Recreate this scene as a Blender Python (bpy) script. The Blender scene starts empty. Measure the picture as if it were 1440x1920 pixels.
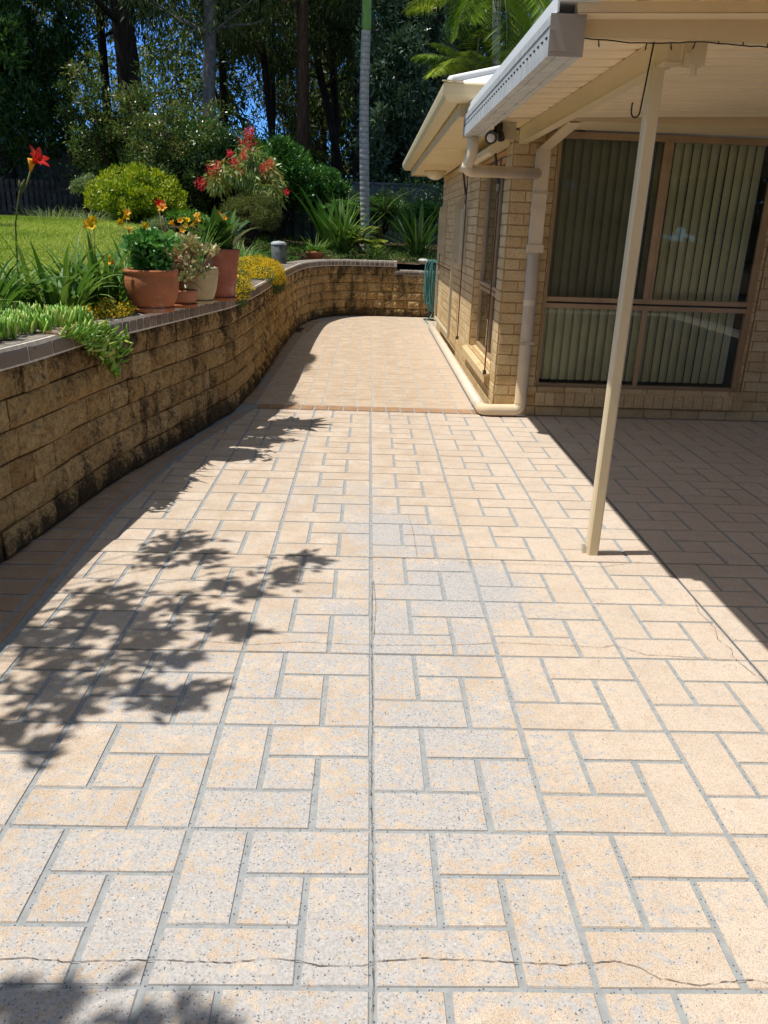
import bpy, math, random
import numpy as np
from mathutils import Vector, Matrix
rnd = random.Random(7)
rng = np.random.default_rng(11)
R = math.radians
scene = bpy.context.scene
col = scene.collection

# ------------------------------------------------------------------ camera, light
cam_d = bpy.data.cameras.new('camera')
cam = bpy.data.objects.new('camera', cam_d)
col.objects.link(cam)
cam_d.sensor_fit = 'VERTICAL'
cam_d.sensor_height = 24.0
cam_d.lens = 24.0 * 1450.0 / 1920.0
cam_d.clip_start = 0.05
cam_d.clip_end = 600
Rw = [[0.9994, 0.0232, 0.0265], [-0.0168, -0.3461, 0.9380], [0.0310, -0.9379, -0.3455]]
m = Matrix([[Rw[i][0], -Rw[i][1], -Rw[i][2]] for i in range(3)])
cam.matrix_world = Matrix.Translation((0, 0, 1.5)) @ m.to_quaternion().to_matrix().to_4x4()
scene.camera = cam

SUN_E, SUN_A = 68.8, 4.5
world = bpy.data.worlds.new('World')
scene.world = world
world.use_nodes = True
wn = world.node_tree
sky = wn.nodes.new('ShaderNodeTexSky')
sky.sky_type = 'NISHITA'
sky.sun_disc = False
sky.sun_elevation = R(SUN_E)
sky.sun_rotation = R(270 - SUN_A)
sky.air_density = 1.0
sky.dust_density = 0.2
sky.ozone_density = 2.0
sky.altitude = 1200
wtc = wn.nodes.new('ShaderNodeTexCoord')
wsx = wn.nodes.new('ShaderNodeSeparateXYZ')
wn.links.new(wtc.outputs['Generated'], wsx.inputs[0])
wrp = wn.nodes.new('ShaderNodeValToRGB')       # the sky is a deeper blue low down, clear dry air
wrp.color_ramp.elements[0].position = .26; wrp.color_ramp.elements[0].color = (.24, .50, .95, 1)
wrp.color_ramp.elements[1].position = .40; wrp.color_ramp.elements[1].color = (1.30, 1.0, .68, 1)
wn.links.new(wsx.outputs[2], wrp.inputs[0])
wmx = wn.nodes.new('ShaderNodeMix'); wmx.data_type = 'RGBA'; wmx.blend_type = 'MULTIPLY'; wmx.inputs[0].default_value = 1
wn.links.new(sky.outputs[0], wmx.inputs[6]); wn.links.new(wrp.outputs[0], wmx.inputs[7])
wn.links.new(wmx.outputs[2], wn.nodes['Background'].inputs[0])
wn.nodes['Background'].inputs[1].default_value = 0.15
sun_d = bpy.data.lights.new('sun', 'SUN')
sun_d.energy = 3.7
sun_d.angle = R(0.53)
sun_d.color = (1.0, 0.955, 0.88)
sun = bpy.data.objects.new('sun', sun_d)
col.objects.link(sun)
sd = Vector((math.cos(R(SUN_E)) * math.cos(R(SUN_A)), math.cos(R(SUN_E)) * math.sin(R(SUN_A)), -math.sin(R(SUN_E))))
sun.rotation_euler = sd.to_track_quat('-Z', 'Y').to_euler()
scene.cycles.diffuse_bounces = 7
scene.cycles.max_bounces = 14
scene.cycles.transparent_max_bounces = 12
scene.view_settings.view_transform = 'Standard'
scene.view_settings.look = 'None'
scene.view_settings.gamma = 1
scene.view_settings.exposure = 0.50

# ------------------------------------------------------------------ node helpers
def newmat(name):
    m = bpy.data.materials.new(name)
    m.use_nodes = True
    nt = m.node_tree
    return m, nt, nt.nodes['Principled BSDF']

def nd(nt, typ, ins=None, **props):
    n = nt.nodes.new(typ)
    for k, v in props.items():
        setattr(n, k, v)
    if ins:
        for k, v in ins.items():
            s = n.inputs[k]
            if isinstance(v, bpy.types.NodeSocket):
                nt.links.new(v, s)
            else:
                s.default_value = v
    return n

def math_(nt, op, a, b=None, c=None, clamp=False):
    ins = {0: a}
    if b is not None: ins[1] = b
    if c is not None: ins[2] = c
    return nd(nt, 'ShaderNodeMath', ins, operation=op, use_clamp=clamp).outputs[0]

def mixc(nt, f, a, b, mode='MIX'):
    n = nd(nt, 'ShaderNodeMix', data_type='RGBA', blend_type=mode)
    for s, v in ((n.inputs[0], f), (n.inputs[6], a), (n.inputs[7], b)):
        if isinstance(v, bpy.types.NodeSocket): nt.links.new(v, s)
        else: s.default_value = v if not isinstance(v, tuple) else (v + (1,) if len(v) == 3 else v)
    return n.outputs[2]

def coords(nt, scale=None):
    tc = nd(nt, 'ShaderNodeTexCoord')
    if scale is None: return tc.outputs['Object']
    return nd(nt, 'ShaderNodeMapping', {'Vector': tc.outputs['Object'], 'Scale': scale}).outputs[0]

def noise(nt, vec, scale, detail=4, rough=.55, w=0):
    return nd(nt, 'ShaderNodeTexNoise', {'Vector': vec, 'Scale': scale, 'Detail': detail, 'Roughness': rough}).outputs[0]

def ramp(nt, fac, stops):
    n = nd(nt, 'ShaderNodeValToRGB', {0: fac})
    e = n.color_ramp.elements
    while len(e) < len(stops): e.new(0.5)
    for i, (p, c) in enumerate(stops):
        e[i].position = p
        e[i].color = (c + (1,)) if isinstance(c, tuple) and len(c) == 3 else ((c, c, c, 1) if not isinstance(c, tuple) else c)
    return n.outputs[0]

def smooth(nt, x, a, b):
    return nd(nt, 'ShaderNodeMapRange', {'Value': x, 'From Min': a, 'From Max': b, 'To Min': 0.0, 'To Max': 1.0}, interpolation_type='SMOOTHSTEP').outputs[0]

def tint(nt):
    return nd(nt, 'ShaderNodeAttribute', attribute_name='tint').outputs['Fac']

def bump(nt, bs, h, strength, dist):
    b = nd(nt, 'ShaderNodeBump', {'Height': h, 'Strength': strength, 'Distance': dist})
    nt.links.new(b.outputs[0], bs.inputs['Normal'])

def setc(nt, bs, c, rough=.6, spec=.4):
    if isinstance(c, bpy.types.NodeSocket): nt.links.new(c, bs.inputs['Base Color'])
    else: bs.inputs['Base Color'].default_value = c + (1,)
    if isinstance(rough, bpy.types.NodeSocket): nt.links.new(rough, bs.inputs['Roughness'])
    else: bs.inputs['Roughness'].default_value = rough
    bs.inputs['Specular IOR Level'].default_value = spec

def plain(name, c, rough=.5, spec=.4, var=.12, scale=6, metal=0, bmp=0, bscale=80):
    m, nt, bs = newmat(name)
    co = coords(nt)
    n = noise(nt, co, scale, 5, .6)
    d = tuple(x * (1 - var * 1.6) for x in c)
    l = tuple(min(1, x * (1 + var)) for x in c)
    setc(nt, bs, ramp(nt, n, [(.3, d), (.7, l)]), ramp(nt, n, [(.3, min(1, rough * 1.15)), (.7, rough * .85)]), spec)
    bs.inputs['Metallic'].default_value = metal
    if bmp: bump(nt, bs, noise(nt, co, bscale, 3), bmp, .004)
    return m

def foliage(name, stops, trans=.3, rough=.42, spec=.45):
    m, nt, bs = newmat(name)
    k = len(stops) - 1
    c = ramp(nt, tint(nt), [(i / k, s) for i, s in enumerate(stops)])
    setc(nt, bs, c, rough, spec)
    if trans:
        out = nt.nodes['Material Output']
        tr = nd(nt, 'ShaderNodeBsdfTranslucent', {'Color': mixc(nt, .6, c, (1.0, 1.0, .25), 'MULTIPLY')})
        mx = nd(nt, 'ShaderNodeMixShader', {0: trans, 1: bs.outputs[0], 2: tr.outputs[0]})
        nt.links.new(mx.outputs[0], out.inputs[0])
    return m

# ------------------------------------------------------------------ materials
def wear_mask(nt, co):
    regions = [(-.25, 1.35, 1.10, .95, .84), (.42, 3.10, .36, .38, 1.5), (.12, 2.65, .55, .65, .85), (.15, 3.75, .36, .50, .95),
               (.22, 1.9, .50, .8, .88), (-.45, 2.2, .75, .6, .6), (-.1, 4.3, .5, .5, .5), (.1, 3.3, .5, .4, .6), (.8, 2.9, .35, .25, .35), (-.6, 5.3, .5, .3, .3)]
    flat = nd(nt, 'ShaderNodeMapping', {'Vector': co, 'Scale': (1, 1, 0)}).outputs[0]
    acc = None
    for x, y, rx, ry, a in regions:
        mp = nd(nt, 'ShaderNodeMapping', {'Vector': flat, 'Location': (-x / rx, -y / ry, 0), 'Scale': (1 / rx, 1 / ry, 0)}).outputs[0]
        ln = nd(nt, 'ShaderNodeVectorMath', {0: mp}, operation='LENGTH').outputs['Value']
        g = math_(nt, 'MULTIPLY', math_(nt, 'SUBTRACT', 1.25, ln, clamp=True), a)
        acc = g if acc is None else math_(nt, 'MAXIMUM', acc, g)
    n1 = noise(nt, co, 5.5, 6, .7)
    n2 = noise(nt, co, 38, 3, .6)
    s = math_(nt, 'ADD', acc, math_(nt, 'MULTIPLY', math_(nt, 'SUBTRACT', n1, .5), 2.2))
    s = math_(nt, 'ADD', s, math_(nt, 'MULTIPLY', math_(nt, 'SUBTRACT', n2, .5), 2.9))
    return smooth(nt, s, .22, .95)

def paver(name, c0, c1, worn=True, wearc=(.48, .465, .455)):
    m, nt, bs = newmat(name)
    co = coords(nt)
    base = ramp(nt, tint(nt), [(0, c0), (1, c1)])
    blot = noise(nt, co, 2.2, 5, .6)
    base = mixc(nt, math_(nt, 'MULTIPLY', smooth(nt, blot, .45, .75), .35), base, tuple(x * .72 for x in c0))
    blot2 = noise(nt, co, 14, 5, .7)
    base = mixc(nt, math_(nt, 'MULTIPLY', smooth(nt, blot2, .45, .72), .38), base, (c0[0] * .80, c0[1] * .70, c0[2] * .60))
    xs_ = nd(nt, 'ShaderNodeSeparateXYZ', {0: co}).outputs[0]
    midm = math_(nt, 'MULTIPLY', smooth(nt, xs_, .95, .35), smooth(nt, noise(nt, co, 6, 5, .7), .36, .62))
    base = mixc(nt, math_(nt, 'MULTIPLY', midm, .55), base, (c0[0] * .80, c0[1] * .72, c0[2] * .63))
    grain = noise(nt, co, 420, 2, .7)
    base = mixc(nt, .85, base, ramp(nt, grain, [(.34, (.50, .42, .36)), (.5, (1, 1, 1)), (.68, (1.0, 1.0, 1.0))]), 'MULTIPLY')
    wob = nd(nt, 'ShaderNodeVectorMath', {0: co, 1: nd(nt, 'ShaderNodeVectorMath', {0: nd(nt, 'ShaderNodeTexNoise', {'Vector': co, 'Scale': 90.0, 'Detail': 2.0}).outputs[1], 1: (.012, .012, 0)}, operation='MULTIPLY').outputs[0]}, operation='ADD').outputs[0]
    chipn = nd(nt, 'ShaderNodeTexVoronoi', {'Vector': wob, 'Scale': 118.0, 'Randomness': 1.0})
    pick = nd(nt, 'ShaderNodeSeparateColor', {0: chipn.outputs['Color']})
    chips = math_(nt, 'LESS_THAN', chipn.outputs['Distance'], math_(nt, 'ADD', math_(nt, 'MULTIPLY', pick.outputs[2], .30), .08))
    fine = nd(nt, 'ShaderNodeTexVoronoi', {'Vector': co, 'Scale': 330.0, 'Randomness': 1.0})
    fpick = nd(nt, 'ShaderNodeSeparateColor', {0: fine.outputs['Color']})
    fchip = math_(nt, 'MULTIPLY', math_(nt, 'LESS_THAN', fine.outputs['Distance'], .34), math_(nt, 'GREATER_THAN', math_(nt, 'ADD', fpick.outputs[0], math_(nt, 'MULTIPLY', math_(nt, 'SUBTRACT', noise(nt, co, 3.0, 4), .5), .9)), .70))
    base = mixc(nt, math_(nt, 'MULTIPLY', fchip, .62), base, (.17, .10, .06))
    if worn:
        w = wear_mask(nt, co)
        base = mixc(nt, math_(nt, 'MULTIPLY', w, .92), base, mixc(nt, .6, wearc, ramp(nt, noise(nt, co, 160, 3), [(.36, (.52, .53, .56)), (.60, (1, 1, 1))]), 'MULTIPLY'))
        cm = math_(nt, 'MULTIPLY', chips, math_(nt, 'GREATER_THAN', math_(nt, 'ADD', pick.outputs[0], math_(nt, 'MULTIPLY', w, .72)), .95))
        base = mixc(nt, math_(nt, 'MULTIPLY', cm, .9), base, ramp(nt, pick.outputs[1], [(0, (.05, .07, .10)), (.6, (.12, .13, .15)), (.9, (.22, .12, .08)), (1, (.7, .7, .7))]))
    setc(nt, bs, base, .78, .3)
    bump(nt, bs, noise(nt, co, 260, 3, .7), .45, .0025)
    return m

m_tile = paver('m_tile', (.60, .51, .415), (.635, .545, .45))
m_tile_far = paver('m_tile_far', (.565, .455, .345), (.60, .495, .385), worn=False)
m_tile_border = paver('m_tile_border', (.46, .33, .23), (.52, .39, .28), worn=False)
m_tile_strip = paver('m_tile_strip', (.38, .23, .13), (.46, .30, .18), worn=False)

m_grout, nt, bs = newmat('m_grout')
co = coords(nt)
vor = nd(nt, 'ShaderNodeTexVoronoi', {'Vector': co, 'Scale': 130.0})
pk = nd(nt, 'ShaderNodeSeparateColor', {0: vor.outputs['Color']})
ch = math_(nt, 'MULTIPLY', math_(nt, 'LESS_THAN', vor.outputs['Distance'], .30), math_(nt, 'GREATER_THAN', pk.outputs[0], .72))
c = ramp(nt, noise(nt, co, 30, 5, .7), [(.3, (.25, .265, .275)), (.7, (.36, .375, .38))])
setc(nt, bs, mixc(nt, ch, c, (.08, .10, .13)), .9, .2)
bump(nt, bs, noise(nt, co, 200, 3, .7), .6, .003)

m_crack = plain('m_crack', (.13, .095, .07), .95, .1)

m_brick, nt, bs = newmat('m_brick')
co = coords(nt)
c = ramp(nt, tint(nt), [(0, (.63, .46, .24)), (.35, (.69, .53, .29)), (.7, (.73, .57, .32)), (1, (.76, .61, .37))])
sp = nd(nt, 'ShaderNodeTexVoronoi', {'Vector': co, 'Scale': 95.0})
spp = nd(nt, 'ShaderNodeSeparateColor', {0: sp.outputs['Color']})
c = mixc(nt, math_(nt, 'MULTIPLY', math_(nt, 'MULTIPLY', math_(nt, 'LESS_THAN', sp.outputs['Distance'], .30), math_(nt, 'GREATER_THAN', spp.outputs[0], .70)), .75), c, (.13, .06, .03))
c = mixc(nt, .8, c, ramp(nt, noise(nt, co, 120, 4, .7), [(.3, (.66, .60, .55)), (.6, (1, 1, 1))]), 'MULTIPLY')
c = mixc(nt, .5, c, ramp(nt, noise(nt, co, 9, 4, .6), [(.3, (.75, .68, .6)), (.6, (1, 1, 1))]), 'MULTIPLY')
setc(nt, bs, c, .85, .25)
bump(nt, bs, noise(nt, co, 90, 4, .7), .8, .005)

m_mortar = plain('m_mortar', (.45, .30, .14), .92, .2, .15, 30, bmp=.5, bscale=120)
m_mortar_pale = plain('m_mortar_pale', (.68, .62, .53), .92, .2, .15, 30, bmp=.5, bscale=120)

m_block, nt, bs = newmat('m_block')
co = coords(nt)
c = ramp(nt, tint(nt), [(0, (.45, .285, .115)), (.5, (.53, .35, .145)), (1, (.62, .43, .20))])
c = mixc(nt, .9, c, ramp(nt, noise(nt, co, 38, 6, .8), [(.34, (.38, .32, .26)), (.56, (1, 1, 1))]), 'MULTIPLY')
cs = coords(nt, (2.6, 2.6, 1.0))
st = noise(nt, cs, 2.3, 6, .68)
zz = nd(nt, 'ShaderNodeSeparateXYZ', {0: co}).outputs[2]
low = smooth(nt, zz, .22, -.02)
hi = smooth(nt, zz, .60, .86)
s2 = math_(nt, 'ADD', st, math_(nt, 'MULTIPLY', low, .26))
s2 = math_(nt, 'ADD', s2, math_(nt, 'MULTIPLY', hi, .10))
mott = noise(nt, co, 60, 4, .8)
s2 = math_(nt, 'ADD', s2, math_(nt, 'MULTIPLY', math_(nt, 'SUBTRACT', mott, .5), .60))
c = mixc(nt, math_(nt, 'MULTIPLY', smooth(nt, s2, .475, .68), .90), c, (.040, .030, .018))
moss = math_(nt, 'MULTIPLY', smooth(nt, noise(nt, co, 3.1, 5, .7), .66, .74), .45)
c = mixc(nt, moss, c, (.09, .10, .02))
setc(nt, bs, c, .92, .2)
bump(nt, bs, noise(nt, co, 34, 6, .8), 1.0, .022)

m_coping, nt, bs = newmat('m_coping')
co = coords(nt)
c = ramp(nt, tint(nt), [(0, (.16, .125, .095)), (1, (.30, .24, .185))])
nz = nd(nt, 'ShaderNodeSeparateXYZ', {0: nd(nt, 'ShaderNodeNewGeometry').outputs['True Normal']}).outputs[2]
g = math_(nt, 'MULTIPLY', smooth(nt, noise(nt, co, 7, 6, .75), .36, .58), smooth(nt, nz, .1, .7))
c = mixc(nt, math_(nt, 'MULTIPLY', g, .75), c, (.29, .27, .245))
c = mixc(nt, smooth(nt, noise(nt, co, 26, 5, .8), .58, .72), c, (.06, .05, .04))
setc(nt, bs, c, .95, .15)
bump(nt, bs, noise(nt, co, 70, 5, .75), 1.0, .008)

m_cream = plain('m_cream', (.70, .55, .33), .42, .4, .06, 2)
m_cream2 = plain('m_cream2', (.72, .60, .38), .38, .45, .05, 2)
m_white = plain('m_white', (.80, .81, .82), .42, .4, .06, 2)
m_roof = plain('m_roof', (.80, .82, .84), .5, .4, .10, 1.5)
m_gutter = plain('m_gutter', (.54, .55, .55), .40, .45, .14, 14)
m_soffit = plain('m_soffit', (.80, .66, .40), .6, .3, .06, 2)
m_ceiling = plain('m_ceiling', (.88, .74, .52), .5, .35, .07, 2)
m_pipe = plain('m_pipe', (.70, .57, .39), .6, .3, .08, 4)
m_pipe_ground = plain('m_pipe_ground', (.70, .62, .50), .5, .4, .10, 5)
m_bronze = plain('m_bronze', (.44, .30, .17), .38, .5, .12, 5)
m_black = plain('m_black', (.015, .014, .013), .4, .4, .1)
m_darkmetal = plain('m_darkmetal', (.05, .035, .025), .45, .5, .2)
m_brownrod = plain('m_brownrod', (.12, .045, .025), .45, .4, .2)
m_steel = plain('m_steel', (.55, .53, .50), .3, .5, .1, metal=.6)
m_beige = plain('m_beige', (.52, .46, .32), .5, .35, .12, 5)
m_rubber = plain('m_rubber', (.02, .02, .02), .6)
m_hose = plain('m_hose', (.10, .30, .27), .4, .5, .12, 8)
m_blind = plain('m_blind', (.80, .82, .58), .8, .2, .10, 3)
m_interior = plain('m_interior', (.10, .09, .07), .9, .1)
m_lampglass = plain('m_lampglass', (.78, .68, .48), .25, .5, .04)
m_lens = plain('m_lens', (.8, .8, .8), .1, .6, .04)
m_terra = plain('m_terra', (.47, .17, .075), .8, .25, .2, 9, bmp=.3, bscale=60)
m_terra2 = plain('m_terra2', (.50, .21, .12), .8, .25, .14, 9, bmp=.3, bscale=60)
m_terra3 = plain('m_terra3', (.42, .15, .095), .7, .3, .14, 9, bmp=.3, bscale=60)
def terracotta(name, c):
    m, nt, bs = newmat(name)
    co = coords(nt)
    n = noise(nt, co, 9, 5, .65)
    b = ramp(nt, n, [(.3, tuple(v * .72 for v in c)), (.7, c)])
    b = mixc(nt, math_(nt, 'MULTIPLY', smooth(nt, noise(nt, co, 5, 6, .75), .54, .68), .45), b, (.58, .46, .38))
    b = mixc(nt, math_(nt, 'MULTIPLY', smooth(nt, noise(nt, co, 22, 5, .8), .60, .72), .5), b, tuple(v * .4 for v in c))
    setc(nt, bs, b, .82, .25)
    bump(nt, bs, noise(nt, co, 60, 4), .35, .004)
    return m
m_terra = terracotta('m_terra', (.47, .17, .075))
m_terra2 = terracotta('m_terra2', (.50, .21, .12))
m_terra3 = terracotta('m_terra3', (.42, .15, .095))
m_creampot = plain('m_creampot', (.52, .41, .24), .75, .3, .12, 8, bmp=.2, bscale=60)
m_soil = plain('m_soil', (.055, .035, .022), .98, .1, .4, 14, bmp=1, bscale=30)
m_mulch = plain('m_mulch', (.10, .065, .04), .98, .1, .5, 9, bmp=1, bscale=22)
m_bollard = plain('m_bollard', (.12, .13, .12), .75, .3, .3, 14, bmp=.3, bscale=60)
m_bollardcap = plain('m_bollardcap', (.40, .42, .42), .45, .4, .15, 14)
m_rock = plain('m_rock', (.55, .53, .50), .9, .2, .2, 14, bmp=.6, bscale=40)
m_colorbond = plain('m_colorbond', (.115, .14, .155), .55, .3, .1, 2)
m_fencegrey = plain('m_fencegrey', (.13, .15, .15), .7, .25, .25, 3)
m_paling = plain('m_paling', (.10, .09, .085), .9, .15, .35, 5)
m_bed = plain('m_bed', (.09, .07, .05), .95, .15, .3)

def bark(name, c0, c1, sc=(6, 6, .8), b=1.0):
    m, nt, bs = newmat(name)
    co = coords(nt, sc)
    n = noise(nt, co, 5, 6, .7)
    setc(nt, bs, ramp(nt, n, [(.35, c0), (.65, c1)]), .95, .15)
    bump(nt, bs, n, b, .03)
    return m
m_bark_dark = bark('m_bark_dark', (.018, .014, .012), (.065, .048, .038))
m_bark_brown = bark('m_bark_brown', (.05, .030, .020), (.15, .085, .055))
m_bark_grey = bark('m_bark_grey', (.10, .095, .09), (.27, .25, .24), (3, 3, 1.5), .5)
m_stem = bark('m_stem', (.10, .10, .04), (.16, .17, .06), (3, 3, 1), .2)

m_palm, nt, bs = newmat('m_palm')
co = coords(nt)
wv = nd(nt, 'ShaderNodeTexWave', {'Vector': nd(nt, 'ShaderNodeMapping', {'Vector': co, 'Scale': (.12, .12, 1.0)}).outputs[0], 'Scale': 3.4, 'Distortion': 1.1, 'Detail': 3.0}, wave_type='BANDS', bands_direction='Z').outputs['Fac']
n = noise(nt, co, 16, 5, .7)
c = mixc(nt, .55, ramp(nt, n, [(.3, (.25, .245, .24)), (.7, (.43, .42, .41))]), ramp(nt, wv, [(0, (.45, .43, .42)), (.35, (1, 1, 1))]), 'MULTIPLY')
setc(nt, bs, c, .8, .25)
bump(nt, bs, wv, .7, .01)
m_crownshaft = plain('m_crownshaft', (.15, .27, .05), .4, .4, .15, 5)

m_lawn, nt, bs = newmat('m_lawn')
co = coords(nt)
n = noise(nt, co, 1.3, 6, .7)
n2 = noise(nt, co, 45, 3, .7)
c = mixc(nt, .5, ramp(nt, n, [(.3, (.20, .25, .04)), (.7, (.34, .38, .08))]), ramp(nt, n2, [(.3, (.5, .5, .4)), (.7, (1, 1, 1))]), 'MULTIPLY')
setc(nt, bs, c, .9, .2)
bump(nt, bs, n2, 1, .03)

f_lawn = foliage('f_lawn', [(.17, .29, .03), (.32, .45, .055), (.50, .57, .11)], .4, .6, .25)
f_euc = foliage('f_euc', [(.045, .075, .022), (.09, .135, .035), (.17, .225, .055)], .42, .5)
f_euclight = foliage('f_euclight', [(.045, .075, .02), (.12, .18, .035), (.26, .33, .07)], .35, .5)
f_broad = foliage('f_broad', [(.022, .060, .018), (.050, .120, .030), (.11, .22, .055)], .28, .32, .5)
f_dark = foliage('f_dark', [(.025, .06, .018), (.05, .11, .030), (.10, .19, .05)], .3, .35, .5)
f_silver = foliage('f_silver', [(.035, .07, .04), (.085, .15, .085), (.17, .26, .17)], .18, .35, .5)
f_lilly = foliage('f_lilly', [(.05, .09, .02), (.09, .17, .035), (.18, .25, .06), (.26, .20, .07)], .28, .32, .5)
f_shrub = foliage('f_shrub', [(.03, .10, .015), (.06, .18, .025), (.10, .26, .04)], .25, .35, .5)
f_gold = foliage('f_gold', [(.10, .20, .012), (.25, .36, .015), (.48, .50, .02)], .32, .45, .35)
f_lime = foliage('f_lime', [(.08, .20, .02), (.12, .28, .03), (.18, .34, .05)], .32, .45)
f_gum = foliage('f_gum', [(.09, .17, .04), (.18, .28, .07), (.30, .38, .10), (.34, .26, .06)], .3, .4)
f_conifer = foliage('f_conifer', [(.07, .10, .025), (.13, .16, .04), (.21, .23, .07)], .3, .6, .2)
f_strap = foliage('f_strap', [(.035, .10, .018), (.07, .17, .03), (.14, .26, .05), (.22, .30, .08)], .3, .5, .28)
f_darkstrap = foliage('f_darkstrap', [(.018, .06, .012), (.04, .11, .02), (.10, .19, .035)], .25, .3, .5)
f_palm = foliage('f_palm', [(.10, .20, .025), (.20, .33, .04), (.34, .46, .07), (.50, .50, .10)], .48, .35, .5)
f_pig = foliage('f_pig', [(.14, .32, .03), (.24, .46, .05), (.38, .58, .10), (.55, .55, .14)], .12, .3, .5)
f_geran = foliage('f_geran', [(.03, .13, .018), (.07, .25, .04), (.15, .36, .08)], .25, .45, .4)
f_jade = foliage('f_jade', [(.28, .34, .12), (.52, .52, .24), (.62, .52, .32), (.50, .24, .14)], .12, .35, .5)
f_sedum = foliage('f_sedum', [(.06, .12, .03), (.10, .17, .05), (.15, .22, .08)], .2, .5)
f_daisy = foliage('f_daisy', [(.12, .19, .06), (.22, .30, .12), (.33, .38, .20)], .3, .5)
f_yellow = foliage('f_yellow', [(.60, .38, .01), (.75, .50, .015), (.80, .60, .03)], .3, .6, .2)
f_orange = foliage('f_orange', [(.75, .25, .02), (.85, .40, .03), (.85, .55, .05)], .35, .5, .2)
f_red = foliage('f_red', [(.55, .010, .008), (.70, .025, .015), (.75, .06, .02)], .3, .45, .3)
f_pinkred = foliage('f_pinkred', [(.55, .01, .03), (.75, .03, .06), (.85, .10, .12)], .3, .5, .2)

# ------------------------------------------------------------------ mesh builder
class MB:
    def __init__(s):
        s.V = []; s.F = []; s.T = []; s.n = 0
    def add(s, V, F, t=.5):
        V = np.asarray(V, float).reshape(-1, 3)
        s.V.append(V)
        F = [tuple(int(i) + s.n for i in f) for f in F]
        s.F.extend(F)
        s.T.extend([t] * len(F) if np.isscalar(t) else list(t))
        s.n += len(V)
    def box(s, c, d, rz=0, t=.5, M=None):
        x, y, z = d[0] / 2, d[1] / 2, d[2] / 2
        V = np.array([(a, b, e) for e in (-z, z) for a, b in ((-x, -y), (x, -y), (x, y), (-x, y))])
        if M is not None: V = V @ np.array(M).T
        if rz:
            ca, sa = math.cos(rz), math.sin(rz)
            V = V @ np.array([[ca, sa, 0], [-sa, ca, 0], [0, 0, 1]])
        s.add(V + np.array(c), [(0, 3, 2, 1), (4, 5, 6, 7), (0, 1, 5, 4), (1, 2, 6, 5), (2, 3, 7, 6), (3, 0, 4, 7)], t)
    def b2(s, p, q, t=.5):
        p = np.array(p, float); q = np.array(q, float)
        s.box((p + q) / 2, np.abs(q - p), t=t)
    def tube(s, pts, r, n=8, cap=True, t=.5):
        P = [Vector(p) for p in pts]
        rs = r if hasattr(r, '__len__') else [r] * len(P)
        prev = None; V = []
        for i, p in enumerate(P):
            d = (P[min(i + 1, len(P) - 1)] - P[max(i - 1, 0)]).normalized()
            if prev is None:
                a = d.orthogonal().normalized()
            else:
                a = (prev - d * prev.dot(d)).normalized()
            prev = a; b = d.cross(a)
            for k in range(n):
                th = 2 * math.pi * k / n
                V.append(p + (a * math.cos(th) + b * math.sin(th)) * rs[i])
        F = []
        for i in range(len(P) - 1):
            for k in range(n):
                F.append((i * n + k, i * n + (k + 1) % n, (i + 1) * n + (k + 1) % n, (i + 1) * n + k))
        if cap:
            F.append(tuple(reversed(range(n)))); F.append(tuple((len(P) - 1) * n + k for k in range(n)))
        s.add([tuple(v) for v in V], F, t)
    def lathe(s, prof, c=(0, 0, 0), n=32, t=.5):
        V = []
        for r_, z in prof:
            for k in range(n):
                th = 2 * math.pi * k / n
                V.append((c[0] + r_ * math.cos(th), c[1] + r_ * math.sin(th), c[2] + z))
        F = [(i * n + k, i * n + (k + 1) % n, (i + 1) * n + (k + 1) % n, (i + 1) * n + k) for i in range(len(prof) - 1) for k in range(n)]
        s.add(V, F, t)
    def build(s, name, mat, parent=None, smooth=False):
        V = np.concatenate(s.V) if s.V else np.zeros((0, 3))
        me = bpy.data.meshes.new(name)
        me.from_pydata(V.tolist(), [], s.F)
        a = me.attributes.new('tint', 'FLOAT', 'FACE')
        a.data.foreach_set('value', np.array(s.T, dtype=np.float32))
        if smooth: me.polygons.foreach_set('use_smooth', [True] * len(me.polygons))
        me.materials.append(mat)
        return link(name, me, parent)

def link(name, me, parent=None):
    o = bpy.data.objects.new(name, me)
    col.objects.link(o)
    if parent is not None:
        o.parent = parent
        o.matrix_parent_inverse = Matrix.Translation(-parent.location) if parent.location.length else Matrix()
    return o

def quadmesh(name, V, T, mat, parent=None):
    """V (n,4,3) quads, T (n) tints"""
    n = len(V)
    me = bpy.data.meshes.new(name)
    me.vertices.add(n * 4); me.vertices.foreach_set('co', V.reshape(-1).astype(np.float32))
    me.loops.add(n * 4); me.loops.foreach_set('vertex_index', np.arange(n * 4, dtype=np.int32))
    me.polygons.add(n); me.polygons.foreach_set('loop_start', np.arange(0, n * 4, 4, dtype=np.int32))
    me.polygons.foreach_set('loop_total', np.full(n, 4, dtype=np.int32))
    a = me.attributes.new('tint', 'FLOAT', 'FACE')
    a.data.foreach_set('value', np.asarray(T, dtype=np.float32))
    me.update(); me.validate()
    me.materials.append(mat)
    return link(name, me, parent)

def empty(name, loc, label, cat, group=None):
    o = bpy.data.objects.new(name, None)
    o.empty_display_size = .1
    col.objects.link(o); o.location = loc
    return tag(o, label, cat, group)

def tag(o, label=None, cat=None, group=None, kind=None):
    if label: o['label'] = label
    if cat: o['category'] = cat
    if group: o['group'] = group
    if kind: o['kind'] = kind
    return o

def unit(v):
    return v / np.maximum(1e-9, np.linalg.norm(v, axis=-1, keepdims=True))

def leafq(P, D, N, L, W, fold=.18, at=.42):
    D = unit(D); S = unit(np.cross(D, N)); N = np.cross(S, D)
    L = np.broadcast_to(L, len(P))[:, None]; W = np.broadcast_to(W, len(P))[:, None]
    mid = P + D * L * at + N * W * fold
    return np.stack([P, mid + S * W / 2, P + D * L, mid - S * W / 2], axis=1)

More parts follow.
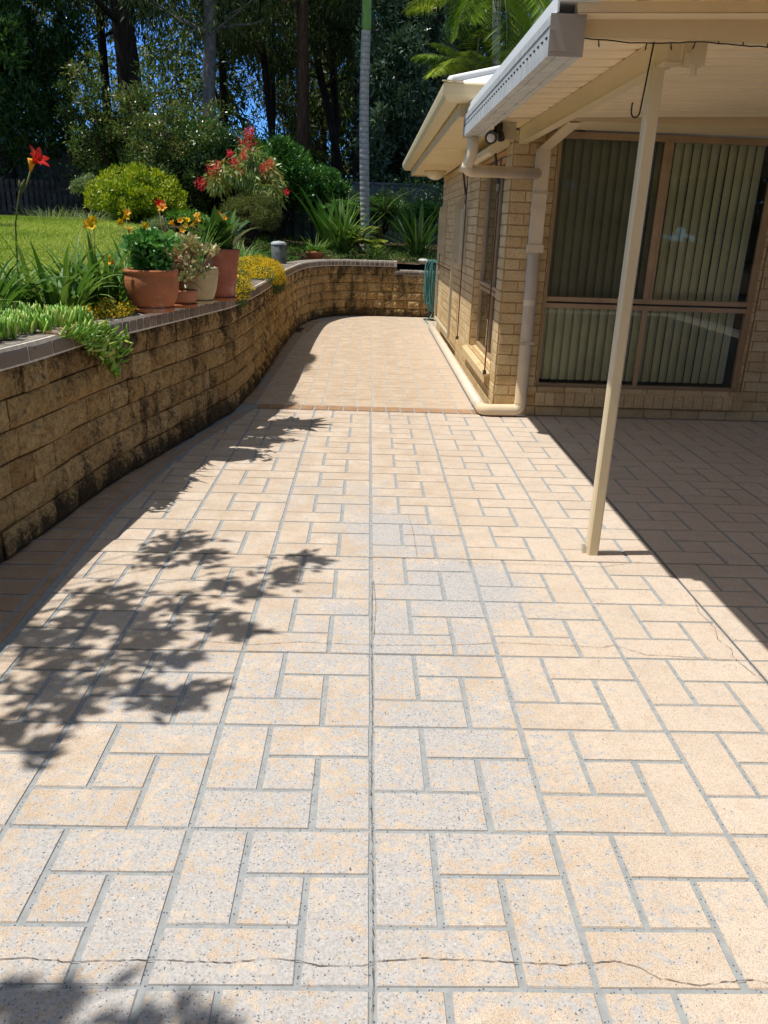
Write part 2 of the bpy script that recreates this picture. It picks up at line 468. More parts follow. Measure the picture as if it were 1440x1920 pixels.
def sph(n):
    return unit(rng.normal(size=(n, 3)))

def cloud(clumps, L, W, droop=0.0, up=.3, shell=.45, tvar=.35, lv=.3):
    """clumps: (center, radii, count, tint). Leaves scattered in each ellipsoid, more towards its skin."""
    Q = []; T = []
    for c, r_, n, t in clumps:
        d = sph(n)
        rad = (shell + (1 - shell) * rng.random(n) ** .6)
        P = np.array(c) + d * rad[:, None] * np.array(r_)
        D = unit(d * .7 + sph(n) * .8 + np.array([0, 0, up - droop]))
        Nn = unit(sph(n) * .8 + np.array([0, 0, .8]))
        l = L * (1 + lv * rng.uniform(-1, 1, n))
        Q.append(leafq(P, D, Nn, l, W * l / L))
        T.append(np.clip(t + tvar * rng.uniform(-1, 1, n), 0, 1))
    return np.concatenate(Q), np.concatenate(T)

def blades(name, mat, items, parent=None, seg=6):
    """items: (base, azimuth, length, width, lean0, arch, tint). Arching strap leaves as one mesh."""
    V = []; F = []; T = []; k = 0
    for b, az, L, w, lean, arch, t in items:
        hx, hy = math.cos(az), math.sin(az)
        x, z, ang = 0.0, 0.0, lean
        rows = []
        tw = rnd.uniform(-.5, .5)
        for i in range(seg + 1):
            s = i / seg
            ww = w * (min(1, .55 + 1.6 * s) if s < .3 else max(0.03, (1 - ((s - .3) / .7) ** 2.2)))
            rows.append((x, z, ww, ang))
            st = L / seg
            ang += arch / seg * (0.4 + 1.2 * s)
            x += math.sin(ang) * st; z += math.cos(ang) * st
        for i, (x, z, ww, ang) in enumerate(rows):
            sx, sy = -hy, hx
            ct = math.cos(tw * i / seg); stt = math.sin(tw * i / seg)
            cx_, cy_, cz = b[0] + hx * x, b[1] + hy * x, b[2] + z
            nx, nz = math.cos(ang), math.sin(ang)
            ox, oy, oz = sx * ct + hx * nx * stt, sy * ct + hy * nx * stt, -nz * stt
            up = ww * .22
            V += [(cx_ + ox * ww / 2 + hx * nx * -up, cy_ + oy * ww / 2, cz + oz * ww / 2 + up * .6), (cx_, cy_, cz), (cx_ - ox * ww / 2 + hx * nx * -up, cy_ - oy * ww / 2, cz - oz * ww / 2 + up * .6)]
        for i in range(seg):
            a = k + i * 3
            F += [(a, a + 1, a + 4, a + 3), (a + 1, a + 2, a + 5, a + 4)]
            T += [t, t]
        k += (seg + 1) * 3
    mb = MB(); mb.add(V, F, T)
    return mb.build(name, mat, parent, smooth=True)

def strap_clump(c, n, L, w, spread=.1, lean=(.1, .5), arch=(.6, 1.6), t=(.2, .9)):
    out = []
    for i in range(n):
        az = rnd.uniform(0, 2 * math.pi)
        rr = spread * rnd.random() ** .5
        out.append(((c[0] + rr * math.cos(az + rnd.uniform(-.8, .8)), c[1] + rr * math.sin(az + rnd.uniform(-.8, .8)), c[2]), az,
                    L * rnd.uniform(.6, 1.1), w * rnd.uniform(.7, 1.1), rnd.uniform(*lean), rnd.uniform(*arch), rnd.uniform(*t)))
    return out

# ------------------------------------------------------------------ ground, paving
WALL = [(-1.80, -3.0), (-1.78, 0.5), (-1.72, 2.0), (-1.65, 3.25), (-1.588, 3.72), (-1.524, 4.37), (-1.385, 5.07), (-1.201, 5.99), (-1.107, 6.6), (-1.075, 7.8),
        (-1.095, 9.7), (-1.09, 11.2), (-1.05, 12.5), (-.93, 13.25), (-.70, 13.82), (-.35, 14.12), (.15, 14.19), (1.1, 14.2), (2.0, 14.2), (3.6, 14.2)]
def catmull(P, step):
    out = []
    for i in range(len(P) - 1):
        p0 = np.array(P[max(i - 1, 0)]); p1 = np.array(P[i]); p2 = np.array(P[i + 1]); p3 = np.array(P[min(i + 2, len(P) - 1)])
        k = max(2, int(np.linalg.norm(p2 - p1) / step))
        for j in range(k):
            t = j / k
            m1 = (p2 - p0) / 2; m2 = (p3 - p1) / 2
            out.append((2 * t**3 - 3 * t**2 + 1) * p1 + (t**3 - 2 * t**2 + t) * m1 + (-2 * t**3 + 3 * t**2) * p2 + (t**3 - t**2) * m2)
    out.append(np.array(P[-1], float))
    return np.array(out)
WC = catmull(WALL, .06)
WS = np.concatenate([[0], np.cumsum(np.linalg.norm(np.diff(WC, axis=0), axis=1))])
def wpt(s, off=0.0):
    """point on the wall line at arc length s, off metres behind its face; and its tangent"""
    s = min(max(s, 0), WS[-1] - 1e-4)
    i = int(np.searchsorted(WS, s, side='right') - 1)
    f = (s - WS[i]) / (WS[i + 1] - WS[i])
    p = WC[i] * (1 - f) + WC[i + 1] * f
    a = WC[max(i - 1, 0)]; b = WC[min(i + 2, len(WC) - 1)]
    t = (b - a) / np.linalg.norm(b - a)
    nrm = np.array([-t[1], t[0]])
    return p + nrm * off, t, nrm
def wx_at(y):
    return float(np.interp(y, WC[:230, 1], WC[:230, 0])) if y < 13.2 else -.93

def terrain(x, y):
    left = np.clip((-x - 1.0) / 3.5, 0, 1); left = left * left * (3 - 2 * left)
    fw = np.clip((y - 4) / 10, 0, 1)
    z = .90 + .52 * left * fw
    z = z + np.clip((y - 14.4) * .06, 0, .45) * (1 - .55 * left)
    return z

g = MB()
g.add([(-300, -300, -.02), (300, -300, -.02), (300, 300, -.02), (-300, 300, -.02)], [(0, 1, 2, 3)])
tag(g.build('ground', m_mulch), kind='structure')
g = MB()
g.add([(-1.85, -3, 0), (6.5, -3, 0), (6.5, 14.25, 0), (-1.85, 14.25, 0)], [(0, 1, 2, 3)])
tag(g.build('paving', m_grout), kind='structure')

g = MB()
g.add([(-.97, 6.745, .0016), (1.08, 6.745, .0016), (1.08, 14.19, .0016), (-.97, 14.19, .0016)], [(0, 1, 2, 3)])
tag(g.build('far_paving', plain('m_grout_far', (.43, .40, .36), .9, .2, .15, 20, bmp=.4, bscale=160)), kind='structure')

def clip(poly, a, b, c):
    out = []
    for i in range(len(poly)):
        p, q = poly[i], poly[(i + 1) % len(poly)]
        dp = a * p[0] + b * p[1] + c; dq = a * q[0] + b * q[1] + c
        if dp >= 0: out.append(p)
        if (dp >= 0) != (dq >= 0):
            t = dp / (dp - dq)
            out.append((p[0] + (q[0] - p[0]) * t, p[1] + (q[1] - p[1]) * t))
    return out

def tile(mb, poly, z0, z1, t, ch=.003, jit=.0015):
    if len(poly) < 3: return
    cx_ = sum(p[0] for p in poly) / len(poly); cy_ = sum(p[1] for p in poly) / len(poly)
    if max(abs(p[0] - cx_) for p in poly) < .012 or max(abs(p[1] - cy_) for p in poly) < .012: return
    P = [(p[0] + rnd.uniform(-jit, jit), p[1] + rnd.uniform(-jit, jit)) for p in poly]
    n = len(P)
    V = [(p[0], p[1], z0) for p in P]
    for p in P:
        dx, dy = cx_ - p[0], cy_ - p[1]; l = math.hypot(dx, dy)
        V.append((p[0] + dx / l * ch, p[1] + dy / l * ch, z1))
    F = [tuple(range(n, 2 * n))] + [(i, (i + 1) % n, n + (i + 1) % n, n + i) for i in range(n)]
    mb.add(V, F, t)

GAP = .0070
def pinwheel(mb, x0, y0, W, H, nx, ny, keep, gap=GAP):
    u = W / 3; v = H / 3
    blocks = [(0, 1, 1, 3), (1, 3, 2, 3), (1, 2, 1, 2), (2, 3, 0, 2), (0, 2, 0, 1)]
    for i in nx:
        for j in ny:
            for a, b, c_, d in blocks:
                gl = gap * 1.15
                X0 = x0 + i * W + a * u + gl; X1 = x0 + i * W + b * u - gl
                Y0 = y0 + j * H + c_ * v + gap * .8; Y1 = y0 + j * H + d * v - gap * .8
                poly = [(X0, Y0), (X1, Y0), (X1, Y1), (X0, Y1)]
                poly = keep(poly)
                if poly: tile(mb, poly, 0.0005, .0038, rnd.random())

BL = [(-1.33, -3), (-1.33, 1.0), (-1.315, 2.5), (-1.33, 3.05), (-1.345, 4.0), (-1.25, 5.15), (-.97, 6.55)]
def bx(y): return float(np.interp(y, [p[1] for p in BL], [p[0] for p in BL]))
def keep_near(poly):
    y0 = min(p[1] for p in poly); y1 = max(p[1] for p in poly)
    if y0 > 6.53: return None
    poly = clip(poly, 0, -1, 6.555)
    if len(poly) < 3: return None
    xa, xb = bx(y0), bx(y1)
    # x >= line through (xa,y0)-(xb,y1)
    k = (xb - xa) / max(1e-6, y1 - y0)
    return clip(poly, 1, -k, -(xa + .018) + k * y0)
mb = MB()
pinwheel(mb, .042, 1.175, .4765, .4508, range(-3, 13), range(-9, 13), keep_near)
tag(mb.build('paving_tiles', m_tile), kind='structure')
BF = [(-.955, 6.7), (-.95, 8.3), (-.94, 10.7), (-.90, 12.3), (-.76, 13.2), (-.45, 13.78), (-.1, 13.96)]
def keep_far(poly):
    y0 = min(p[1] for p in poly); y1 = max(p[1] for p in poly)
    poly = clip(poly, 0, 1, -6.755)
    if len(poly) < 3 or y1 < 6.77: return None
    poly = clip(poly, 0, -1, 14.2)
    if len(poly) < 3: return None
    f = lambda y: float(np.interp(y, [p[1] for p in BF], [p[0] for p in BF]))
    xa, xb = f(y0), f(y1)
    k = (xb - xa) / max(1e-6, y1 - y0)
    poly = clip(poly, 1, -k, -(xa + .018) + k * y0)
    if len(poly) < 3: return None
    return poly
mb = MB()
pinwheel(mb, .062, 6.75, .449, .4508, range(-3, 3), range(0, 17), keep_far)
tag(mb.build('far_paving_tiles', m_tile_far), kind='structure')

# header course along the curved wall, then the twin groove
mb = MB()
s = WS[0] + 3.0
def bordx(y): return bx(y) if y < 6.56 else float(np.interp(y, [p[1] for p in BF], [p[0] for p in BF]))
y = -1.0
while y < 12.2:
    d = .152
    if not (6.50 < y + d / 2 < 6.80):
        xa0, xa1 = wx_at(y + .008) + .0, wx_at(y + d - .008) + .0
        xb0, xb1 = bordx(y + .008) - .075, bordx(y + d - .008) - .075
        if xb0 - xa0 > .05:
            tile(mb, [(xa0, y + .008), (xb0, y + .008), (xb1, y + d - .008), (xa1, y + d - .008)], .0005, .0038, rnd.random())
        # thin filler strip between the two grooves
        tile(mb, [(xb0 + .018, y), (xb0 + .057, y), (xb1 + .057, y + d), (xb1 + .018, y + d)], .0005, .0042, .2, jit=.002)
    y += d
for k in range(10):   # header course round the far corner
    s_ = float(np.interp(12.2, WC[:, 1][:240], WS[:240])) + k * .155
    p0, t0, n0 = wpt(s_ + .008); p1, t1, n1 = wpt(s_ + .147)
    q0 = p0 - n0 * .20; q1 = p1 - n1 * .20
    tile(mb, [tuple(p0), tuple(q0), tuple(q1), tuple(p1)][::-1] if False else [tuple(p0), tuple(q0), tuple(q1), tuple(p1)], .0005, .0038, rnd.random())
tag(mb.build('border_tiles', m_tile_border), kind='structure')
mb = MB()
x = -.95
while x < 1.0:
    tile(mb, [(x + .007, 6.585), (x + .118, 6.585), (x + .118, 6.735), (x + .007, 6.735)], .0005, .006, rnd.random())
    x += .125
tag(mb.build('header_strip_tiles', m_tile_strip), kind='structure')

# cracks and saw cuts in the slab
CR = [[(-0.755, 1.234), (-0.689, 1.238), (-0.607, 1.228), (-0.529, 1.233), (-0.427, 1.236), (-0.369, 1.233), (-0.266, 1.231), (-0.187, 1.242), (-0.118, 1.235), (-0.071, 1.225), (0.021, 1.225), (0.041, 1.234), (0.149, 1.245), (0.277, 1.24), (0.358, 1.237), (0.463, 1.232), (0.522, 1.236), (0.572, 1.243), (0.615, 1.23), (0.66, 1.20), (0.74, 1.185), (0.85, 1.20), (1.0, 1.17)],
      [(-0.578, 2.593), (-0.414, 2.575), (-0.236, 2.602), (0.049, 2.588), (0.356, 2.599), (0.566, 2.627), (0.935, 2.604), (0.982, 2.622), (1.085, 2.554), (1.4, 2.53)],
      [(1.469, 3.058), (1.435, 2.915), (1.446, 2.776), (1.419, 2.688), (1.437, 2.606), (1.42, 2.547), (1.44, 2.435), (1.466, 2.365), (1.48, 2.2), (1.52, 2.0)],
      [(0.248, 4.039), (0.264, 3.76), (0.265, 3.446)], [(0.052, 3.165), (0.062, 2.905), (0.05, 2.637)],
      [(0.461, 3.38), (0.82, 3.38), (1.152, 3.367), (1.357, 3.44)], [(0.516, 4.497), (0.82, 4.551), (1.137, 4.628)],
      [(0.046, 3.15), (0.042, 2.6), (0.044, 2.2), (0.040, 1.8), (0.043, 1.4), (0.041, .8)]]
mb = MB()
for ci, pl in enumerate(CR):
    pts = []
    for a, b in zip(pl[:-1], pl[1:]):
        L = math.hypot(b[0] - a[0], b[1] - a[1]); k = max(1, int(L / .012))
        for j in range(k):
            t = j / k
            pts.append((a[0] + (b[0] - a[0]) * t + rnd.uniform(-.0018, .0018), a[1] + (b[1] - a[1]) * t + rnd.uniform(-.0018, .0018)))
    pts.append(pl[-1])
    wd = .0013 if ci in (0, 2) else .0014
    for a, b in zip(pts[:-1], pts[1:]):
        dx, dy = b[0] - a[0], b[1] - a[1]; l = math.hypot(dx, dy) or 1
        w = wd * rnd.uniform(.3, 1.7); nx, ny = -dy / l * w / 2, dx / l * w / 2
        ex, ey = dx / l * .0008, dy / l * .0008
        mb.add([(a[0] + nx - ex, a[1] + ny - ey, .0068), (a[0] - nx - ex, a[1] - ny - ey, .0068), (b[0] - nx + ex, b[1] - ny + ey, .0068), (b[0] + nx + ex, b[1] + ny + ey, .0068)], [(0, 1, 2, 3)])
for (x0, y0, x1, y1, w) in [(-1.3, 3.427, 5, 3.427, .004), (1.4715, -2, 1.4715, 6.3, .004), (-1.0, 6.565, 1.0, 6.565, .006), (-1.3, 2.527, .5, 2.527, .002)]:
    if x0 == x1: mb.add([(x0 - w / 2, y0, .0032), (x0 + w / 2, y0, .0032), (x0 + w / 2, y1, .0032), (x0 - w / 2, y1, .0032)], [(0, 1, 2, 3)])
    else: mb.add([(x0, y0 - w / 2, .0030), (x1, y0 - w / 2, .0030), (x1, y0 + w / 2, .0030), (x0, y0 + w / 2, .0030)], [(0, 1, 2, 3)])
tag(mb.build('paving_cracks', m_crack), kind='structure')

# raised garden terrain behind the wall: grid whose first rows follow the wall line
def inside(x, y):   # garden side of the wall
    i = np.argmin((WC[:, 0] - x) ** 2 + (WC[:, 1] - y) ** 2)
    a = WC[max(i - 1, 0)]; b = WC[min(i + 1, len(WC) - 1)]
    t = b - a
    return (t[0] * (y - WC[i][1]) - t[1] * (x - WC[i][0])) > 0
V = []; F = []
offs = [.18, .35, .6, 1.0, 1.5, 2.1, 2.8, 3.6, 4.6, 6, 8, 11, 16, 24, 40, 80, 200]
SS = np.arange(0, WS[-1], .3)
for s_ in SS:
    p, t, nrm = wpt(s_)
    # far rays fan out from the curve so the rows never cross
    p0 = wpt(s_, .18)[0]
    far = np.array([p[0] - 200, p[1]]) if p[1] < 11 else None
    for o_ in offs:
        if p[1] < 9: q = np.array([p0[0] - (o_ - .18), p0[1]])
        else:
            f_ = min(1.0, (s_ - float(np.interp(9, WC[:200, 1], WS[:200]))) / 7.0)
            a_ = math.pi - f_ * math.pi * .55
            q = p0 + np.array([math.cos(a_), math.sin(a_)]) * (o_ - .18)
        z = float(terrain(q[0], q[1])) + rnd.uniform(-.01, .01)
        V.append((q[0], q[1], z))
n_ = len(offs)
for i in range(len(SS) - 1):
    for j in range(n_ - 1):
        F.append((i * n_ + j, (i + 1) * n_ + j, (i + 1) * n_ + j + 1, i * n_ + j + 1))
mb = MB(); mb.add(V, F)
tag(mb.build('garden_soil', m_mulch, smooth=True), kind='structure')
# lawn sheet following the terrain 1.5 cm above it
V = []; F = []
xs = np.linspace(-1, 0, 26); ys = np.linspace(-2, 15.6, 60)
def lawn_edge(y): return float(np.interp(y, [-2, 4, 6, 8, 10, 12, 13.5, 15.6], [-2.3, -2.25, -2.15, -2.3, -2.5, -2.75, -3.2, -5.0]))
for y in ys:
    e = lawn_edge(y)
    for k in range(26):
        x = e - 14 * (k / 25) ** 1.3
        V.append((x, y, float(terrain(x, y)) + .022 - (.02 if k == 0 else 0)))
for i in range(len(ys) - 1):
    for j in range(25):
        F.append((i * 26 + j, (i + 1) * 26 + j, (i + 1) * 26 + j + 1, i * 26 + j + 1))
mb = MB(); mb.add(V, F)
tag(mb.build('lawn', m_lawn, smooth=True), kind='structure')
n = 95000
y = 3.5 + 12.0 * rng.random(n)
e = np.array([lawn_edge(v) for v in y])
x = e - 7.5 * rng.random(n) * (y / 15.5 * .8 + .2)
P = np.stack([x, y, terrain(x, y) + .015], 1)
D = unit(np.stack([rng.normal(0, .5, n), rng.normal(0, .5, n), np.ones(n)], 1))
Q = leafq(P, D, unit(rng.normal(size=(n, 3)) * np.array([1, 1, .2])), .045 * rng.uniform(.5, 1.3, n), .008, .1)
patch = .5 + .35 * np.sin(x * 2.1 + 1.3 * np.sin(y)) * np.sin(y * 1.7) + rng.uniform(-.4, .4, n)
tag(quadmesh('lawn_grass', Q, np.clip(patch, 0, 1), f_lawn), 'short sunlit yellow green grass covering the raised lawn', 'grass', kind='stuff')

# ------------------------------------------------------------------ retaining wall
ret = empty('retaining_wall', (-1.2, 6, 0), 'curved retaining wall of tan split face blocks with black stains and a grey brick coping', 'wall')
mb = MB()
CH = .143
core = MB()
def rough_block(mb, s0, s1, z0, z1, t, bat):
    nx_, nz_ = 6, 4
    ya, yb = rnd.uniform(-.007, .007), rnd.uniform(-.007, .007)
    V = []
    for j in range(nz_ + 1):
        for i in range(nx_ + 1):
            f = i / nx_; h = j / nz_
            s_ = s0 + (s1 - s0) * f
            p, tt, nn = wpt(s_)
            edge = 1 if i in (0, nx_) or j in (0, nz_) else 0
            out = (.001 if edge else .020 + rnd.uniform(-.013, .013)) + (ya + (yb - ya) * f) - bat
            q = p - nn * out
            V.append((q[0], q[1], z0 + (z1 - z0) * h + (0 if edge else rnd.uniform(-.006, .006))))
    k = len(V)
    ring = [i for i in range(nx_ + 1)] + [j * (nx_ + 1) + nx_ for j in range(1, nz_ + 1)] + [nz_ * (nx_ + 1) + i for i in range(nx_ - 1, -1, -1)] + [j * (nx_ + 1) for j in range(nz_ - 1, 0, -1)]
    F = []
    for j in range(nz_):
        for i in range(nx_):
            a = j * (nx_ + 1) + i
            F.append((a, a + 1, a + nx_ + 2, a + nx_ + 1))
    for idx in ring:
        v = V[idx]
        # push edge back behind the face
        i = idx % (nx_ + 1); s_ = s0 + (s1 - s0) * i / nx_
        q = wpt(s_, bat + .03)[0]
        V.append((q[0], q[1], v[2]))
    R_ = len(ring)
    for a in range(R_):
        b = (a + 1) % R_
        F.append((ring[b], ring[a], k + a, k + b))
    mb.add(V, F, t)
s_notch = float(WS[-1] - (3.6 - .52))
for c_ in range(6):
    s_ = -rnd.random() * .3
    while s_ < WS[-1]:
        L = rnd.choice([.18, .22, .22, .27, .27])
        s1 = min(s_ + L, WS[-1])
        if not (c_ == 5 and s_ + L / 2 > s_notch):
            rough_block(mb, max(0, s_ + .002), s1 - .002, c_ * CH + .004 + rnd.uniform(-.002, .002), (c_ + 1) * CH - .003, rnd.random(), .006 * c_ * .3 + rnd.uniform(-.003, .004))
        s_ += L
blk = mb.build('blocks', m_block, ret)
# solid core behind the faces
step = .12
S = np.arange(0, WS[-1], step)
def sweep(mb, S, o0, o1, z0, z1, t=.5):
    V = []; F = []
    for s_ in S:
        a = wpt(s_, o0)[0]; b = wpt(s_, o1)[0]
        V += [(a[0], a[1], z0), (b[0], b[1], z0), (b[0], b[1], z1), (a[0], a[1], z1)]
    for i in range(len(S) - 1):
        for k in range(4):
            F.append((i * 4 + k, (i + 1) * 4 + k, (i + 1) * 4 + (k + 1) % 4, i * 4 + (k + 1) % 4))
    F.append((0, 1, 2, 3)); F.append(tuple(reversed([(len(S) - 1) * 4 + k for k in range(4)])))
    mb.add(V, F, t)
sweep(core, [s_ for s_ in S if s_ < s_notch], .022, .20, -.05, .852)
sweep(core, [s_ for s_ in S if s_ >= s_notch - .05], .022, .20, -.05, .71)
core.build('core', m_mortar_dark if False else m_soil, ret)
# coping: bricks laid across the wall with rounded noses
mb = MB(); mort = MB()
def cop(s0, s1, z0, z1, t, dep=.215, over=.022):
    prof = [(-over, z0), (-over - .002, z0 + (z1 - z0) * .55), (-over + .006, z1 - .012), (-over + .02, z1), (dep, z1 + .001), (dep, z0)]
    V = []; n_ = len(prof)
    for s_ in (s0, s1):
        for o_, z in prof:
            q = wpt(s_, o_)[0]
            V.append((q[0], q[1], z + rnd.uniform(-.001, .001)))
    F = [(i, i + 1, n_ + i + 1, n_ + i) for i in range(n_ - 1)] + [(n_ - 1, 0, n_, 2 * n_ - 1)] + [tuple(range(n_))[::-1], tuple(range(n_, 2 * n_))]
    mb.add(V, F, t)
s_ = 0.0
zc0, zc1 = .862, .948
while s_ < WS[-1] - .1:
    w = .086 if s_ > 7.25 else .23
    if s_ + w < s_notch:
        cop(s_ + .0065, s_ + w - .0065, zc0 + rnd.uniform(-.001, .001), zc1 + rnd.uniform(-.002, .002), rnd.random())
    else:
        cop(s_ + .0045, s_ + w - .0045, .718, .80, rnd.random())
    s_ += w
mb.build('coping', m_coping, ret)
mo = MB()
sweep(mo, [s_ for s_ in S if s_ < s_notch], -.019, .21, .852, .9455)
sweep(mo, [s_ for s_ in S if s_ >= s_notch - .02], -.012, .21, .712, .790)
mo.build('coping_mortar', m_mortar_pale, ret)

# ------------------------------------------------------------------ brick walls
def subtract(iv, cuts):
    out = [iv]
    for a, b in cuts:
        nx = []
        for p, q in out:
            if b <= p or a >= q: nx.append((p, q)); continue
            if a > p: nx.append((p, a))
            if b < q: nx.append((b, q))
        out = nx
    return out
def brick_wall(mb, mort, o, u, n, L, courses, openings=(), z0=0.0, depth=.1, bias=0.0, bl=.24, off=0.0):
    o = np.array(o, float); u = np.array(u, float); n = np.array(n, float)
    ch = .086
    for c_ in range(courses):
        za, zb = z0 + c_ * ch + .005, z0 + (c_ + 1) * ch - .005
        cuts = [(a, b) for a, b, p, q in openings if p < (za + zb) / 2 < q]
        s = -(bl / 2) * (c_ % 2) + off - bl
        while s < L:
            for p, q in subtract((max(s + .005, 0), min(s + bl - .005, L)), cuts):
                if q - p < .012: continue
                t = min(1, max(0, rnd.random() * .9 + bias))
                pr = .007 + rnd.uniform(-.0015, .0015)
                cc = .002
                V = []
                for dd, ins in ((0, 0), (pr - cc, 0), (pr, cc)):
                    for a, z in ((p + ins, za + ins), (q - ins, za + ins), (q - ins, zb - ins), (p + ins, zb - ins)):
                        V.append(o + u * a + n * dd + np.array([0, 0, z]))
                mb.add(V, [(0, 1, 5, 4), (1, 2, 6, 5), (2, 3, 7, 6), (3, 0, 4, 7), (4, 5, 9, 8), (5, 6, 10, 9), (6, 7, 11, 10), (7, 4, 8, 11), (8, 9, 10, 11)], t)
            s += bl
    # mortar body
    H = courses * ch
    xs_ = sorted({0, L} | {v for a, b, p, q in openings for v in (a, b)})
    for a, b in zip(xs_[:-1], xs_[1:]):
        cuts = [(p - z0, q - z0) for aa, bb, p, q in openings if aa <= (a + b) / 2 <= bb]
        for p, q in subtract((0, H), cuts):
            P = [o + u * s1 + n * d + np.array([0, 0, z0 + z]) for z in (p, q) for s1, d in ((a, 0), (b, 0), (b, -depth), (a, -depth))]
            mort.add(P, [(0, 3, 2, 1), (4, 5, 6, 7), (0, 1, 5, 4), (1, 2, 6, 5), (2, 3, 7, 6), (3, 0, 4, 7)])

house = empty('brick_house', (2.5, 9, 0), 'cream brick house with white metal hip roof, sunlit side wall and shaded patio wall', 'house')
bk = MB(); mt = MB()
WA = (.28, 1.86, .33, 2.12)      # window opening in the side wall: distance from the corner, heights
brick_wall(bk, mt, (1.10, 6.607, 0), (0, 1, 0), (-1, 0, 0), 5.99, 26, [WA], depth=.09)
brick_wall(bk, mt, (1.107, 6.60, 0), (1, 0, 0), (0, -1, 0), 3.9, 26, [(.335, 2.14, .235, 2.25)], depth=.09, off=.12, bias=-.05)
brick_wall(bk, mt, (5.0, 12.6, 0), (-1, 0, 0), (0, 1, 0), 3.9, 26, [], depth=.09)
# window reveals
brick_wall(bk, mt, (1.109, 6.60 + WA[1] + .008, .33), (1, 0, 0), (0, -1, 0), .085, 21, depth=.002)
brick_wall(bk, mt, (3.238, 6.608, .235), (0, 1, 0), (-1, 0, 0), .085, 23, depth=.002)
brick_wall(bk, mt, (1.451, 6.608, .235), (0, 1, 0), (1, 0, 0), .085, 23, depth=.002)
w_ = bk.build('wall', m_brick, house)
mt.build('mortar', m_mortar, house)
# sills of bricks on edge
def sillmb(): return MB()
sl = MB()
s_ = 6.83
while s_ < 8.6:
    t = rnd.random() * .6 + .4
    V = [(1.04, s_ + .004, .225), (1.04, s_ + .082, .225), (1.19, s_ + .082, .225), (1.19, s_ + .004, .225),
         (1.04, s_ + .004, .295), (1.04, s_ + .082, .295), (1.19, s_ + .082, .345), (1.19, s_ + .004, .345)]
    sl.add(V, [(0, 3, 2, 1), (4, 5, 6, 7), (0, 1, 5, 4), (1, 2, 6, 5), (2, 3, 7, 6), (3, 0, 4, 7)], t)
    s_ += .086
sl.build('sill', m_brick, house); sl = MB()
x = 1.45
while x < 3.25:
    t = rnd.random() * .7
    V = [(x + .004, 6.555, .10), (x + .082, 6.555, .10), (x + .082, 6.69, .10), (x + .004, 6.69, .10),
         (x + .004, 6.555, .205), (x + .082, 6.555, .205), (x + .082, 6.69, .236), (x + .004, 6.69, .236)]
    sl.add(V, [(0, 3, 2, 1), (4, 5, 6, 7), (0, 1, 5, 4), (1, 2, 6, 5), (2, 3, 7, 6), (3, 0, 4, 7)], t)
    x += .086
sl.build('sill', m_brick, house)
sm = MB()
sm.b2((1.045, 6.832, .228), (1.185, 8.60, .288)); sm.build('sill_mortar', m_mortar, house); sm = MB(); sm.b2((1.452, 6.56, .104), (3.238, 6.685, .20))
sm.build('sill_mortar', m_mortar, house)

# windows
m_glass, nt, bs = newmat('m_glass')
out = nt.nodes['Material Output']
fr = nd(nt, 'ShaderNodeFresnel', {'IOR': 1.42})
gl = nd(nt, 'ShaderNodeBsdfGlossy', {'Color': (.9, .95, .92, 1), 'Roughness': .01})
tr = nd(nt, 'ShaderNodeBsdfTransparent', {'Color': (.97, .98, .96, 1)})
mx = nd(nt, 'ShaderNodeMixShader', {0: fr.outputs[0], 1: tr.outputs[0], 2: gl.outputs[0]})
nt.links.new(mx.outputs[0], out.inputs[0])
m_screen, nt, bs = newmat('m_screen')
out = nt.nodes['Material Output']
bs.inputs['Base Color'].default_value = (.02, .02, .018, 1); bs.inputs['Roughness'].default_value = .8
tr = nd(nt, 'ShaderNodeBsdfTransparent')
mx = nd(nt, 'ShaderNodeMixShader', {0: .24, 1: tr.outputs[0], 2: bs.outputs[0]})
nt.links.new(mx.outputs[0], out.inputs[0])

def pane(parent, p, q, name='pane', mat=None):
    mb = MB(); mb.b2(p, q); return mb.build(name, mat or m_glass, parent)
fw = .045
# patio window (faces the camera), y of frame 6.66..6.70
wp = MB()
X0, X1, Z0, Z1, XM, ZM = 1.452, 3.238, .238, 2.245, 2.33, .955
y0, y1 = 6.645, 6.70
wp.b2((X0, y0, Z0), (X0 + .035, y1, Z1)); wp.b2((X1 - .05, y0, Z0), (X1, y1, Z1))
wp.b2((X0 + .035, y0 + .003, Z1 - .05), (X1 - .05, y1, Z1)); wp.b2((X0 + .035, y0 + .003, Z0), (X1 - .05, y1, Z0 + .035))
wp.b2((X0 + .035, y0 + .002, ZM + .008), (X1 - .05, y1 - .01, ZM + .045)); wp.b2((X0 + .035, y0 + .002, ZM - .045), (X1 - .05, y1 - .01, ZM - .008))
wp.b2((XM - .035, y0 - .006, ZM + .045), (XM + .035, y1 - .012, Z1 - .05)); wp.b2((XM - .018, y0 + .004, Z0 + .035), (XM + .018, y1 - .012, ZM - .045))
wp.b2((XM + .005, y0 - .012, ZM + .047), (XM + .012, y0 - .006, Z1 - .052))
pw = wp.build('window', m_bronze, house)
pane(pw, (X0 + .03, y0 + .028, Z0 + .03), (X1 - .045, y0 + .031, ZM - .04))
pane(pw, (X0 + .03, y0 + .026, ZM + .04), (XM - .02, y0 + .029, Z1 - .045))
pane(pw, (XM + .01, y0 + .036, ZM + .04), (X1 - .045, y0 + .039, Z1 - .045))
pane(pw, (X0 + .036, y0 + .012, ZM + .046), (XM - .034, y0 + .0125, Z1 - .052), 'flyscreen', m_screen)
tk = MB(); tk.b2((X0 + .035, y0 + .010, ZM - .008), (X1 - .05, y1 - .02, ZM + .008)); tk.b2((X0, y0 - .004, Z0 - .012), (X1, y1 - .01, Z0 - .001)); tk.build('track', m_black, pw)
bl = MB()
x = X0 + .02; k = 0
